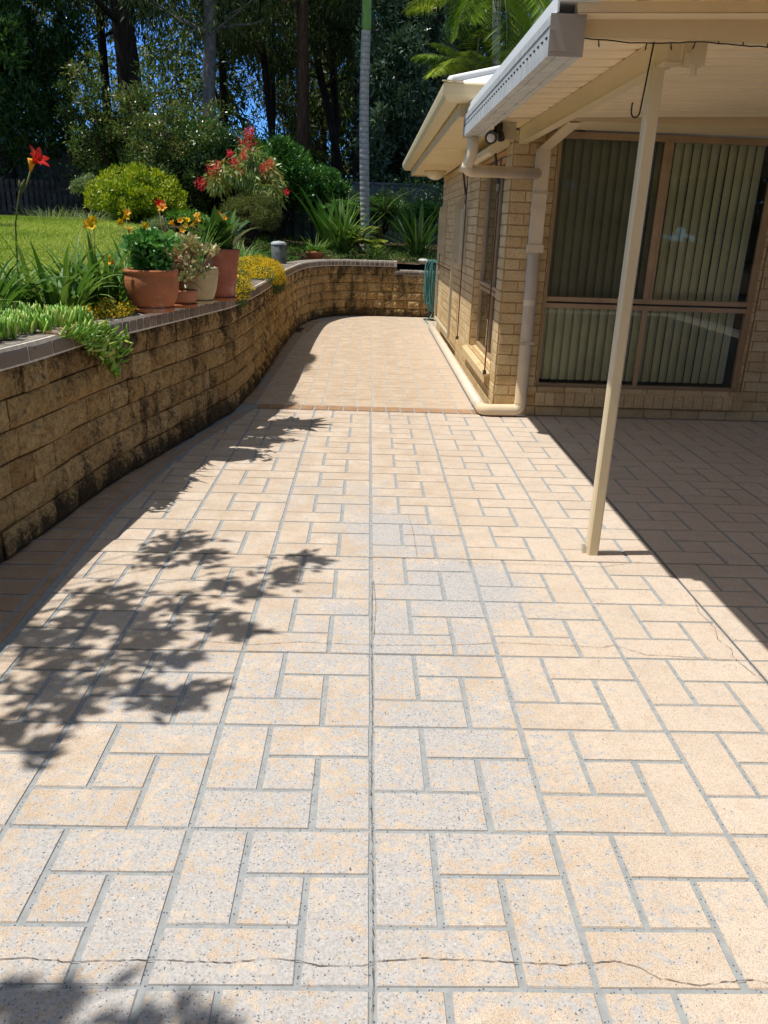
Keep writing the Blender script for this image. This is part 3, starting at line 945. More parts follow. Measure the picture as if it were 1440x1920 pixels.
while x < X1 - .14:
    a = R(25 + rnd.uniform(-3.5, 3.5)); w = .089
    cx_, cy_ = x + .04, 6.79
    ux, uy = math.cos(a) * w / 2, math.sin(a) * w / 2
    nb = 4; V = []
    for i in range(nb + 1):
        f = -1 + 2 * i / nb
        bow = .012 * (1 - f * f)
        V += [(cx_ + ux * f + math.sin(a) * bow, cy_ + uy * f - math.cos(a) * bow, Z0 + .05), (cx_ + ux * f + math.sin(a) * bow, cy_ + uy * f - math.cos(a) * bow, Z1 - .02)]
    bl.add(V, [(2 * i, 2 * i + 2, 2 * i + 3, 2 * i + 1) for i in range(nb)], rnd.random())
    x += .0735; k += 1
bl.build('vertical_blinds', m_blind, pw)
rm = MB()
rm.b2((X0 - .3, 7.2, 0), (X1 + .3, 7.22, 2.3))
rm.build('room_back', m_interior, house)

# side window (faces the lawn)
ws = MB()
YA, YB, ZA, ZB = 6.60 + WA[0] + .005, 6.60 + WA[1] - .005, .348, 2.10
xf0, xf1 = 1.165, 1.205
ZM2, YM = .965, 7.62
ws.b2((xf0, YA, ZA), (xf1, YA + .04, ZB)); ws.b2((xf0, YB - .04, ZA), (xf1, YB, ZB))
ws.b2((xf0 + .002, YA + .04, ZB - .04), (xf1, YB - .04, ZB)); ws.b2((xf0 + .002, YA + .04, ZA), (xf1, YB - .04, ZA + .035))
ws.b2((xf0 + .001, YA + .04, ZM2 + .006), (xf1 - .005, YB - .04, ZM2 + .04)); ws.b2((xf0 + .001, YA + .04, ZM2 - .04), (xf1 - .005, YB - .04, ZM2 - .006))
ws.b2((xf0 - .005, YM - .03, ZM2 + .04), (xf1 - .008, YM + .03, ZB - .04)); ws.b2((xf0 + .004, YM - .018, ZA + .035), (xf1 - .008, YM + .018, ZM2 - .04))
wsd = ws.build('window', m_bronze, house)
pane(wsd, (xf0 + .02, YA + .03, ZA + .03), (xf0 + .023, YB - .03, ZM2 - .035))
pane(wsd, (xf0 + .018, YA + .03, ZM2 + .035), (xf0 + .021, YM, ZB - .035))
pane(wsd, (xf0 + .026, YM, ZM2 + .035), (xf0 + .029, YB - .03, ZB - .035))
bl = MB()
for k in range(5):
    yy = YA + .06 + k * .1
    bl.b2((1.30, yy, ZA + .03), (1.304, yy + .10, ZB)) if k % 2 else bl.b2((1.31, yy, ZA + .03), (1.314, yy + .10, ZB))
for k in range(3):
    yy = YB - .36 + k * .1
    bl.b2((1.30 + .01 * (k % 2), yy, ZA + .03), (1.304 + .01 * (k % 2), yy + .10, ZB))
bl.build('curtain', m_cream2, wsd)
rm = MB(); rm.b2((1.7, 6.90, 0), (1.72, 9.2, 2.3)); rm.b2((1.21, 6.9, .3), (1.7, 8.46, .31)); rm.build('room_back', m_interior, house)

# eaves
ev = MB()
ev.b2((.61, 6.0, 2.25), (1.093, 12.7, 2.262))
ev.b2((1.095, 6.0, 2.25), (5.0, 6.592, 2.262))
for yy in (8.4, 10.6): ev.b2((.61, yy, 2.247), (1.09, yy + .03, 2.2499))
ev.build('soffit', m_soffit, house)
fa = MB()
fa.b2((.598, 5.985, 2.236), (.612, 12.72, 2.42)); fa.b2((.614, 5.985, 2.236), (5.0, 5.998, 2.42)); fa.b2((.598, 12.722, 2.236), (2.5, 12.735, 2.42))
fa.build('fascia', m_cream, house)
def gutter_prof(w=.125, h=.115):
    # quad gutter section: (outwards, up)
    return [(0, h * .95), (0, .012), (.012, 0), (w * .55, 0), (w * .80, .012), (w * .95, .04), (w, .075), (w, h - .012), (w * .93, h), (w * .86, h - .004)]
def extrude_open(mb, prof, path, outs, th=.002):
    V = []; n_ = len(prof)
    for (p, o_) in zip(path, outs):
        for a, z in prof: V.append((p[0] + o_[0] * a, p[1] + o_[1] * a, p[2] + z))
    F = []
    for i in range(len(path) - 1):
        for k in range(n_ - 1):
            F.append((i * n_ + k, (i + 1) * n_ + k, (i + 1) * n_ + k + 1, i * n_ + k + 1))
    mb.add(V, F)
gt = MB()
extrude_open(gt, gutter_prof(), [(2.5, 12.737, 2.315), (.595, 12.737, 2.315), (.595, 5.982, 2.315), (5.0, 5.982, 2.315)], [(0, 1), (-1, 1), (-1, -1), (0, -1)])
gt.b2((.462, 5.845, 2.432), (.602, 5.87, 2.438)); 
gt.build('gutter', m_cream2, house, smooth=False)
# hip roof with ribs
pitch = math.tan(R(20))
rf = MB()
ex, ey, ez = .50, 5.88, 2.43
cxr = ex + 3.4
ridge_z = ez + 3.4 * pitch
Vr = [(ex, ey, ez), (2 * cxr - ex, ey, ez), (2 * cxr - ex, 12.85, ez), (ex, 12.85, ez), (cxr, ey + 3.4, ridge_z), (cxr, 12.85 - 3.4, ridge_z)]
rf.add(Vr, [(0, 1, 4), (1, 2, 5, 4), (2, 3, 5), (3, 0, 4, 5)])
for k in range(34):
    yy = ey + .19 * (k + 1)
    if yy > 12.8: break
    run = min(yy - ey, 12.85 - yy, 3.4)
    a = np.array([ex, yy, ez]); b = np.array([ex + run, yy, ez + run * pitch])
    w = .02; h = .025
    V = [a + (0, -w, .001), a + (0, -w * .5, h), a + (0, w * .5, h), a + (0, w, .001), b + (0, -w, .001), b + (0, -w * .5, h), b + (0, w * .5, h), b + (0, w, .001)]
    rf.add(V, [(0, 1, 5, 4), (1, 2, 6, 5), (2, 3, 7, 6), (0, 3, 2, 1)])
rf.build('roof', m_roof, house)
hc = MB()
for a, b in (((ex, ey, ez), (cxr, ey + 3.4, ridge_z)), ((ex, 12.85, ez), (cxr, 12.85 - 3.4, ridge_z))):
    hc.tube([(a[0] + .02, a[1] + (.02 if a[1] < 9 else -.02), a[2] + .012), (b[0], b[1], b[2] + .006)], .03, 8)
hc.build('ridge_cap', m_white, house, smooth=True)

# soffit light
sl_ = empty('ceiling_light', (.88, 11.6, 2.25), 'round cream dome light under the far end of the side eave', 'light')
mb = MB(); mb.lathe([(.001, -.001), (.15, -.001), (.15, -.028), (.142, -.034), (.001, -.034)], (.88, 11.6, 2.25), 28); mb.build('base', m_cream2, sl_, smooth=False)
mb = MB(); mb.lathe([(.125 * math.cos(a), -.034 - .085 * math.sin(a)) for a in np.linspace(0, 1.56, 9)], (.88, 11.6, 2.25), 28); mb.build('glass_dome', m_lampglass, sl_, smooth=True)

# ------------------------------------------------------------------ patio roof
pat = empty('patio_roof', (1.14, 3.55, 0), 'cream steel patio roof with ribbed sheets, box gutter and a slim square post', 'patio roof')
def panz(x): return 2.247 + .035 * (x - 1.15)
sh = MB()
V = []; F = []
y = 3.17; prof = []
while y < 5.97:
    prof += [(y, .0), (y + .012, .0), (y + .030, .042), (y + .055, .042), (y + .073, .0)]
    y += .19
    # small swage lines in the pan
    prof += [(y - .075, .0), (y - .073, .007), (y - .063, .007), (y - .061, .0)]
prof = [p for p in prof if p[0] < 5.975]
n_ = len(prof)
for x in (.72, 5.0):
    for yy, dz in prof: V.append((x, yy, panz(x) + dz))
for i in range(n_ - 1): F.append((i, i + 1, n_ + i + 1, n_ + i))
V2 = [(v[0], v[1], v[2] + .0025) for v in V]
F2 = [tuple(reversed([i + len(V) for i in f])) for f in F]
sh.add(V + V2, F + F2)
sh.build('roof_sheets', m_ceiling, pat)
fs = MB()
V = []; F = []; prof = []
x = .71
while x < 5.0:
    prof += [(x, 0.0), (x + .05, 0.0), (x + .068, .032), (x + .095, .032), (x + .113, 0.0)]; x += .2
for yy, zz in ((-2.5, 2.42), (3.34, 2.312)):
    for a, b in prof: V.append((a, yy, zz + b))
k = len(prof)
F = [(i, i + 1, k + i + 1, k + i) for i in range(k - 1)]
fs.add(V + [(a, b, c + .0025) for a, b, c in V], F + [tuple(reversed([i + 2 * k for i in f])) for f in F])
fs.build('front_sheets', m_ceiling, pat)
fs = MB(); fs.b2((.80, 3.352, 2.292), (5.0, 3.357, 2.38)); fs.build('rib_shade_plate', m_cream, pat)  # beige plate added across the rib voids in place of the shade there
fs = MB(); fs.add([(.69, -2.5, 2.40), (.735, -2.5, 2.40), (.735, 3.34, 2.29), (.69, 3.34, 2.29), (.69, -2.5, 2.47), (.735, -2.5, 2.47), (.735, 3.34, 2.36), (.69, 3.34, 2.36)], [(0, 3, 2, 1), (4, 5, 6, 7), (0, 1, 5, 4), (1, 2, 6, 5), (2, 3, 7, 6), (3, 0, 4, 7)])
fs.build('barge_board', m_white, pat)
bm = MB()
# front beam (across), its open C back, and side beam towards the house
def sbeam(mb, x0, x1, y0, y1, h, top):
    V = []
    for x in (x0, x1):
        zt = 2.288 + .008 * (x - .8) - top
        V += [(x, y0, zt - h), (x, y1, zt - h), (x, y1, zt), (x, y0, zt)]
    mb.add(V, [(0, 1, 2, 3), (7, 6, 5, 4), (0, 4, 5, 1), (1, 5, 6, 2), (2, 6, 7, 3), (3, 7, 4, 0)])
sbeam(bm, .765, 5.0, 3.255, 3.30, .105, .004)
bm.build('front_beam', m_cream, pat)
bm = MB()
for x in (.80, 1.02, 1.24, 1.46, 1.68, 1.90, 2.12): bm.tube([(x, 3.352, 2.335), (x, 3.349, 2.335)], .009, 8); bm.tube([(x, 3.249, 2.276), (x, 3.255, 2.276)], .005, 6)
bm.build('screws', m_darkmetal, pat)
bm = MB()
bm.b2((1.135, 3.40, 2.142), (1.19, 6.585, 2.238)); bm.b2((1.13, 3.40, 2.238), (1.195, 6.58, 2.244)); bm.b2((1.13, 3.40, 2.136), (1.195, 6.58, 2.142))
V = []
bm.build('side_beam', m_cream2, pat)
bm = MB()
bm.b2((1.195, 3.36, 2.12), (1.27, 3.405, 2.255)); bm.b2((1.128, 3.392, 2.12), (1.272, 3.398, 2.13))
for z in (2.155, 2.225): bm.tube([(1.20, 3.352, z), (1.20, 3.36, z)], .007, 8)
bm.tube([(1.235, 3.37, 2.085), (1.235, 3.37, 2.12)], .012, 8)
bm.build('beam_bracket', m_cream2, pat)
ps = MB()
hw = .0275
V = []
pc = (1.143, 3.535)
bev = .008
ring = [(-hw + bev, -hw), (hw - bev, -hw), (hw, -hw + bev), (hw, hw - bev), (hw - bev, hw), (-hw + bev, hw), (-hw, hw - bev), (-hw, -hw + bev)]
for z in (0, 2.14):
    for a, b in ring: V.append((pc[0] + a, pc[1] + b, z))
ps.add(V, [(i, (i + 1) % 8, 8 + (i + 1) % 8, 8 + i) for i in range(8)] + [tuple(range(8))[::-1], tuple(range(8, 16))])
ps.build('post', m_cream2, pat)
pf = MB(); pf.b2((pc[0] - .045, pc[1] + .0, .0045), (pc[0] - hw, pc[1] + .03, .04)); pf.build('post_foot', m_steel, pat)
# box gutter along the outer edge
gx0, gx1, gy0, gy1, gz0, gz1 = .632, .752, 3.20, 5.93, 2.105, 2.232
gb = MB()
gb.b2((gx0, gy0, gz0), (gx0 + .003, gy1, gz0 + .055))
gb.b2((gx0 + .004, gy0, gz0 + .055), (gx0 + .007, gy1, gz1 - .028))
gb.b2((gx0, gy0, gz1 - .028), (gx0 + .003, gy1, gz1))
gb.b2((gx0, gy0, gz1), (gx0 + .016, gy1, gz1 + .003))
gb.b2((gx0 + .003, gy0, gz0), (gx1, gy1, gz0 + .003)); gb.b2((gx1, gy0, gz0), (gx1 + .003, gy1, gz1 + .045))
gb.b2((gx0 + .03, gy0, gz0 - .004), (gx0 + .045, gy1, gz0)); gb.b2((gx1 - .03, gy0, gz0 - .004), (gx1 - .012, gy1, gz0))
g1 = gb.build('gutter', m_gutter, pat)
ge = MB(); ge.b2((gx0 - .003, gy0 - .004, gz0 - .004), (gx1 + .005, gy0 - .0005, gz1 + .004)); ge.b2((gx0 - .003, gy1 + .0005, gz0 - .004), (gx1 + .005, gy1 + .004, gz1 + .004))
ge.b2((gx0 + .002, gy0 - .007, gz0 + .012), (gx1 - .02, gy0 - .004, gz0 + .015)); ge.b2((gx0 - .002, gy0 - .007, gz0 + .078), (gx0 + .015, gy0 - .004, gz0 + .081))
ge.build('end_cap', plain('m_endcap', (.40, .34, .29), .5, .4, .08), g1)
sc = MB()
yy = gy0 + .06
while yy < gy1:
    sc.b2((gx0 - .0015, yy, gz0 + .064), (gx0 + .006, yy + .022, gz0 + .069)); yy += .075
sc.build('overflow_slots', m_black, g1)
# barge flashing along the outer edge of the sheets
bf = MB(); bf.b2((.655, 3.19, 2.272), (.80, 5.94, 2.278)); bf.b2((.648, 3.19, 2.238), (.655, 5.94, 2.278)); bf.b2((.66, 3.165, 2.28), (.745, 3.19, 2.33)); bf.b2((.66, 3.20, 2.279), (.70, 5.9, 2.31))
bf.build('flashing', m_white, pat)
# cover flashing between patio and hip roof
cf = MB()
cf.add([(.75, 5.97, 2.31), (5, 5.97, 2.36), (5, 6.3, 2.50), (.9, 6.3, 2.50)], [(0, 1, 2, 3)])
cf.build('roof_flashing', m_white, pat)

# string lights under the front beam
st = empty('string_lights', (1.4, 3.29, 2.18), 'thin dark string of small unlit lights drooping along the front beam', 'string lights')
mb = MB()
pts = []
k = 0
xs_ = np.arange(.765, 3.0, .03)
for x in xs_:
    z = 2.288 + .008 * (x - .8) - .112 - .010 * abs(math.sin((x - .765) * 2 * math.pi / .9)) + rnd.uniform(-.0015, .0015)
    pts.append((x, 3.262 + rnd.uniform(-.003, .003), z))
pts = [(.762, 3.22, 2.32), (.768, 3.235, 2.26), (.760, 3.245, 2.21)] + pts
mb.tube(pts, .0024, 5)
mb.build('cable', m_black, st)
for i in range(5, len(pts), 3):
    if rnd.random() < .92:
        p = pts[i]; mb = MB(); dx = rnd.uniform(-.012, .006)
        dz = -.024 if rnd.random() < .75 else .02
        mb.tube([p, (p[0] + dx * .5, p[1], p[2] + dz * .6), (p[0] + dx, p[1], p[2] + dz)], [.0018, .0028, .0022], 6)
        mb.build('bulb', m_black, st)
# hanging S hook
mb = MB()
hp = [(1.113, 3.50, 2.262), (1.109, 3.50, 2.245)]
hp += [(1.109 - .022 * t, 3.50, 2.245 - .27 * t) for t in np.linspace(.1, 1, 6)]
hp += [(1.087 - .018 - .018 * -math.cos(a), 3.50, 1.975 - .024 * math.sin(a)) for a in np.linspace(.3, math.pi, 8)]
hp += [(1.051, 3.50, 1.99), (1.052, 3.50, 2.005)]
mb.tube(hp, .0034, 7)
tag(mb.build('hanging_hook', m_black, smooth=True), 'long black wire hook hanging from the patio side beam', 'hook')

# flood light with sensor
fl = empty('flood_light', (.90, 6.3, 2.14), 'black twin head sensor flood light under the eave corner', 'light')
mb = MB()
mb.b2((.925, 6.28, 2.135), (1.055, 6.30, 2.249)); mb.build('mounting_plate', m_beige, fl)
mb = MB()
mb.tube([(.90, 6.27, 2.19), (.875, 6.24, 2.165), (.865, 6.20, 2.15)], [.014, .018, .034], 14)
mb.tube([(.865, 6.205, 2.152), (.855, 6.14, 2.128)], [.036, .046], 16)
mb.build('lamp_head', m_black, fl, smooth=False)
mb = MB(); mb.lathe([(.03 * math.cos(a), -.016 * math.sin(a)) for a in np.linspace(0, 1.56, 6)], (0, 0, 0), 16)
for k in range(len(mb.V)):
    A = mb.V[k]; z = A[:, 2].copy(); A[:, 2] = A[:, 1]; A[:, 1] = z; mb.V[k] = A + np.array([.853, 6.135, 2.126])
mb.build('lens', m_lens, fl, smooth=True)
mb = MB()
mb.b2((.905, 6.22, 2.165), (.945, 6.27, 2.235)); mb.tube([(.935, 6.23, 2.17), (.94, 6.20, 2.125)], [.022, .026], 12); mb.tube([(.89, 6.26, 2.21), (.95, 6.26, 2.215)], .018, 8)
mb.build('sensor', m_black, fl)

# ------------------------------------------------------------------ downpipe and ground pipe
def arc(p, q, r_, ctrl, n=7):
    p, q, c = Vector(p), Vector(q), Vector(ctrl)
    return [tuple(p.lerp(c, t).lerp(c.lerp(q, t), t)) for t in np.linspace(0, 1, n)]
dp = empty('downpipe', (1.32, 6.53, 0), 'cream round and square downpipe running from the eave down the brick corner', 'downpipe')
mb = MB()
path = [(.695, 5.88, 2.104), (.695, 5.88, 2.04)] + arc((.695, 5.88, 2.02), (.672, 5.90, 1.93), 0, (.692, 5.88, 1.99)) + [(.668, 5.93, 1.905)]
mb.tube(path, .040, 18)
mb.build('gutter_outlet', m_pipe, dp, smooth=True)
mb = MB()
mb.tube([(.672, 5.90, 1.93)] + arc((.668, 5.91, 1.915), (.74, 5.99, 1.895), 0, (.675, 5.92, 1.885), 6) + [(1.285, 6.51, 1.925)], .040, 18)
mb.build('cross_pipe', m_pipe, dp, smooth=True)
mb = MB()
mb.b2((1.273, 6.49, 1.385), (1.373, 6.575, 2.10))
V = [(1.273, 6.49, 2.10), (1.373, 6.49, 2.10), (1.373, 6.575, 2.10), (1.273, 6.575, 2.10), (1.385, 6.06, 2.235), (1.485, 6.06, 2.235), (1.485, 6.14, 2.245), (1.385, 6.14, 2.245)]
mb.add(V, [(0, 1, 5, 4), (1, 2, 6, 5), (2, 3, 7, 6), (3, 0, 4, 7)])
mb.b2((1.269, 6.486, 1.66), (1.377, 6.5745, 1.685))
mb.b2((1.262, 6.48, 1.345), (1.384, 6.574, 1.405))
mb.build('square_pipe', m_pipe, dp)
mb = MB()
mb.tube([(1.322, 6.53, 1.36), (1.322, 6.53, .13)] + arc((1.322, 6.53, .12), (1.26, 6.525, .058), 0, (1.322, 6.53, .058)) + [(1.07, 6.52, .056)] + arc((1.06, 6.52, .056), (.995, 6.60, .056), 0, (1.0, 6.52, .056)), .050, 20)
mb.build('round_pipe', m_pipe, dp, smooth=True)
for z in (1.78, .62):
    mb = MB(); mb.b2((1.262 if z > 1 else 1.263, 6.484 if z > 1 else 6.474, z), (1.384 if z > 1 else 1.381, 6.489 if z > 1 else 6.479, z + .022)); mb.build('pipe_strap', m_beige, dp)
for z in (.93, .125):
    mb = MB(); mb.tube([(1.322, 6.53, z), (1.322, 6.53, z + (.05 if z > .5 else .006))], .0525, 20); mb.build('joint_collar', m_pipe, dp, smooth=False)
mb = MB()
mb.tube([(.995, 6.6, .056), (.998, 8.4, .055), (1.0, 12.55, .055)], .049, 20)
mb.tube([(.996, 6.86, .056), (.996, 6.92, .056)], .0525, 20)
mb.tube([(1.0, 10.2, .055), (1.0, 10.27, .055)], .0525, 20)
mb.build('ground_pipe', m_pipe_ground, dp, smooth=True)

# ------------------------------------------------------------------ awning over the side window
aw = empty('window_awning', (1.02, 7.9, 2.1), 'rolled cream awning above the side window with two thin brown guide rods', 'awning')
mb = MB()
V = [(1.09, 6.72, 2.235), (.93, 6.72, 2.13), (.92, 6.72, 2.08), (.96, 6.72, 2.07), (1.09, 6.72, 2.13)]
V = V + [(a, 8.95, c) for a, b, c in V]
mb.add(V, [(0, 1, 6, 5), (1, 2, 7, 6), (2, 3, 8, 7), (3, 4, 9, 8), (4, 0, 5, 9), (0, 4, 3, 2, 1), (5, 6, 7, 8, 9)])
mb.build('cassette', m_cream2, aw)
for yy in (6.86, 9.15):
    mb = MB(); mb.tube([(1.045, yy, .31), (1.05, yy, 2.06)], .0065, 7); mb.build('guide_rod', m_brownrod, aw)
    mb = MB(); mb.b2((1.03, yy - .015, .30), (1.06, yy + .015, .335)); mb.build('rod_foot', m_darkmetal, aw)
    mb = MB(); mb.tube([(.995, yy + .02, 2.13), (1.02, yy + .01, 1.98), (1.045, yy, 1.83)], .011, 8); mb.build('arm', m_darkmetal, aw)
    mb = MB(); mb.b2((1.03, yy - .012, 1.78), (1.055, yy + .012, 1.86)); mb.build('slider', m_steel, aw)
    mb = MB(); mb.tube([(1.04, yy - .01, 1.80), (1.035, yy - .05, 1.765), (1.03, yy - .11, 1.77), (1.03, yy - .15, 1.81), (1.03, yy - .155, 1.93)], .007, 7); mb.build('pull_hook', m_darkmetal, aw, smooth=True)

# folded clothesline on the side wall
cl = empty('clothesline', (1.0, 10.7, 1.2), 'pale green fold down clothesline hanging flat against the side brick wall', 'clothesline')
for yy in (9.75, 11.85):
    mb = MB(); mb.b2((.985, yy - .02, .24), (1.015, yy + .02, 1.74)); mb.build('side_bar', m_beige, cl)
    mb = MB(); V = [(.99, yy - .03, 1.20), (.99, yy - .03, 1.78), (1.088, yy - .03, 1.88), (1.088, yy - .03, 1.10)]
    V = V + [(a, b + .012, c) for a, b, c in V]
    mb.add(V, [(0, 1, 2, 3), (7, 6, 5, 4), (0, 4, 5, 1), (1, 5, 6, 2), (2, 6, 7, 3), (3, 7, 4, 0)]); mb.build('wall_bracket', m_beige, cl)
mb = MB(); mb.b2((.988, 9.77, .245), (1.012, 11.83, .28)); mb.build('end_bar', m_beige, cl)
mb = MB(); mb.tube([(1.0, 9.77, 1.02), (1.0, 11.83, 1.02)], .008, 6); mb.build('cross_bar', m_darkmetal, cl)
for z in (.36, .47, .58, .69, .80, .91, 1.12, 1.28, 1.44):
    mb = MB(); mb.tube([(.995, 9.77, z), (.995, 11.83, z)], .0022, 5); mb.build('line', m_steel, cl)

# meter box and tap pipe
mb = MB(); mb.b2((1.04, 9.25, 1.12), (1.092, 9.5, 1.72)); tag(mb.build('meter_box', m_beige), 'small closed beige box on the side wall beside the awning rod', 'meter box')

# hose on its reel post
hs = empty('hose_hanger', (1.06, 13.75, 0), 'green garden hose hanging in long loops from a small stand against the end wall', 'hose')
mb = MB()
for k in range(9):
    dx = k * .012 - .05; dy = rnd.uniform(-.05, .05); zl = .28 + rnd.uniform(-.14, .12); w = .055 + rnd.uniform(-.02, .025)
    pts = []
    for a in np.linspace(0, 2 * math.pi, 25):
        zc = (1.0 + zl) / 2; zr = (1.0 - zl) / 2
        pts.append((1.06 + dx + w * math.sin(a) + .01 * math.sin(3 * a + k), 13.72 + dy + .02 * math.cos(a * 2 + k), zc + zr * math.cos(a)))
    mb.tube(pts, .0095, 7, cap=False)
mb.tube([(1.10, 13.7, .35), (1.12, 13.68, .18), (1.07, 13.66, .05), (.98, 13.6, .018), (1.0, 13.2, .016)], .0095, 7)
mb.build('hose', m_hose, hs, smooth=True)
mb = MB(); mb.tube([(1.06, 13.80, .0), (1.06, 13.80, .98)], .016, 8); mb.b2((.97, 13.70, .93), (1.15, 13.84, .96)); mb.b2((.97, 13.72, 0.001), (1.15, 13.90, .02)); mb.build('stand', m_darkmetal, hs)

# ------------------------------------------------------------------ pots and their plants
def pot(label, c, prof, mat, name='plant_pot', group='pots on the garden wall', saucer=None, smat=None):
    e_ = empty(name, c, label, 'pot', group)
    mb = MB(); mb.lathe(prof, c, 40); mb.build('bowl', mat, e_, smooth=True)
    zt = prof[-1][1]
    # soil disc
    rr = prof[-1][0] * .98
    mb = MB(); mb.lathe([(.001, zt + .002), (rr, zt)], c, 32); mb.build('soil', m_soil, e_)
    if saucer:
        mb = MB(); r1, h1 = saucer
        mb.lathe([(.001, .003), (r1 * .86, .003), (r1 * .97, .010), (r1, h1), (r1 - .008, h1), (r1 * .9, .014), (.001, .012)], (c[0], c[1], c[2] - .004), 36); mb.build('saucer', smat or mat, e_, smooth=True)
    return e_
ZC = .952
c1 = (-1.37, 5.10, ZC); c2 = (-1.245, 5.40, ZC); c3 = (-1.20, 5.72, ZC); c4 = (-1.10, 6.00, ZC)
pot('wide glossy terracotta pot of green geranium, nearest pot on the wall', c1,
    [(.001, .016), (.115, .016), (.125, .03), (.150, .08), (.164, .13), (.168, .17), (.164, .21), (.158, .225), (.166, .232), (.170, .245), (.166, .256), (.156, .256), (.150, .245), (.15, .23)], m_terra, saucer=(.138, .032))
pot('small low terracotta bowl with the jade plant, on a flat saucer', c2,
    [(.001, .016), (.060, .016), (.075, .03), (.094, .07), (.098, .10), (.100, .112), (.094, .114), (.088, .10)], m_terra2, saucer=(.094, .028), smat=m_terra)
pot('cream glazed pot between the jade bowl and the tall terracotta pot', c3,
    [(.001, .016), (.080, .016), (.096, .03), (.120, .10), (.132, .17), (.136, .22), (.136, .242), (.130, .246), (.124, .238), (.12, .225)], m_creampot, saucer=(.105, .026))
pot('tall straight sided reddish terracotta pot, farthest of the row', c4,
    [(.001, .016), (.098, .016), (.102, .03), (.118, .15), (.132, .27), (.146, .335), (.150, .345), (.150, .362), (.142, .364), (.136, .345), (.13, .33)], m_terra3, saucer=(.125, .026), smat=m_terra)

def plant(name, label, cat, loc, group=None):
    return empty(name, loc, label, cat, group)
# geranium: rounded scalloped leaves
e_ = plant('geranium_plant', 'bushy bright green geranium filling the wide terracotta pot', 'plant', (c1[0], c1[1], ZC + .24))
Q, T = cloud([((c1[0] + rnd.uniform(-.08, .10), c1[1] + rnd.uniform(-.08, .08), ZC + .26 + rnd.uniform(0, .17)), (.06, .06, .045), 42, rnd.uniform(.2, .9)) for _ in range(26)] + [((c1[0] + rnd.gauss(.01, .11), c1[1] + rnd.gauss(0, .09), ZC + rnd.uniform(.25, .46)), (.03, .03, .03), 12, rnd.uniform(.4, 1)) for _ in range(22)], .036, .036, up=.5, shell=.2, tvar=.5)
quadmesh('foliage', Q, T, f_geran, e_)
mb = MB()
for _ in range(22): mb.tube([(c1[0] + rnd.uniform(-.04, .04), c1[1] + rnd.uniform(-.04, .04), ZC + .235), (c1[0] + rnd.uniform(-.11, .13), c1[1] + rnd.uniform(-.1, .1), ZC + .34)], .003, 5)
mb.build('stem', m_stem, e_)
# jade
e_ = plant('jade_plant', 'pale rounded succulent jade plant leaning over the small bowl', 'plant', (c2[0], c2[1], ZC + .1))
mb = MB(); cl_ = []
for _ in range(30):
    tip = (c2[0] + rnd.gauss(-.01, .075), c2[1] + rnd.gauss(.02, .07), ZC + .17 + rnd.random() * .27)
    mb.tube([(c2[0] + rnd.uniform(-.02, .02), c2[1], ZC + .10), ((c2[0] + tip[0]) / 2, (c2[1] + tip[1]) / 2, ZC + .2), tip], [.007, .005, .003], 6)
    cl_.append((tip, (.045, .045, .042), 40, rnd.uniform(.1, .75)))
mb.build('stem', m_terra2, e_)
Q, T = cloud(cl_, .034, .030, up=.5, shell=.3)
quadmesh('foliage', Q, T, f_jade, e_)
# kalanchoe-like red flower heads from the jade bowl
# bulb leaves in the cream pot
e_ = plant('bulb_plant', 'few long upright bulb leaves growing from the cream pot', 'plant', (c3[0], c3[1], ZC + .23))
blades('foliage', f_strap, [((c3[0] + rnd.uniform(-.03, .03), c3[1] + rnd.uniform(-.03, .03), ZC + .23), rnd.uniform(-.7, 1.2), rnd.uniform(.26, .42), .016, rnd.uniform(.1, .75), rnd.uniform(0, .5), rnd.uniform(.2, .8)) for _ in range(13)] +
       [((c3[0], c3[1], ZC + .23), rnd.uniform(2, 4.3), .22, .014, .5, .8, .4) for _ in range(4)], e_)
# big leaf plant in the tall pot
e_ = plant('broad_leaf_plant', 'lush broad green leaves standing in the tall terracotta pot', 'plant', (c4[0], c4[1], ZC + .34))
blades('foliage', f_darkstrap, [((c4[0] + rnd.uniform(-.08, .08), c4[1] + rnd.uniform(-.08, .08), ZC + .33), rnd.uniform(0, 6.28), rnd.uniform(.18, .36), rnd.uniform(.06, .10), rnd.uniform(.05, .8), rnd.uniform(.2, 1.2), rnd.uniform(.3, 1)) for _ in range(60)], e_)

# daylily clumps
def flower(parent, c, ax, s, mat, n=6, throat=None, openness=.75):
    """six petals flaring from a trumpet, axis ax"""
    ax = Vector(ax).normalized(); a = ax.orthogonal().normalized(); b = ax.cross(a)
    V = []; F = []; T = []
    k = 0
    for i in range(n):
        th = 2 * math.pi * i / n
        rad = a * math.cos(th) + b * math.sin(th); tan = -a * math.sin(th) + b * math.cos(th)
        for j, (al, ra, w) in enumerate([(0, .03, .04), (.38, .12, .13), (.70, .34, .20), (.88, .66, .17), (.86, .95, .02)]):
            wob = .04 * (-1) ** j
            p = Vector(c) + ax * al * s + rad * ra * s * openness * 1.2
            V += [tuple(p + tan * w * s + ax * wob * s), tuple(p - rad * .015 * s), tuple(p - tan * w * s + ax * wob * s)]
        for j in range(4):
            q = k + j * 3
            F += [(q, q + 1, q + 4, q + 3), (q + 1, q + 2, q + 5, q + 4)]
            T += [rnd.random()] * 2
        k += 15
    mb = MB(); mb.add(V, F, T)
    return mb.build('flower', mat, parent, smooth=True)
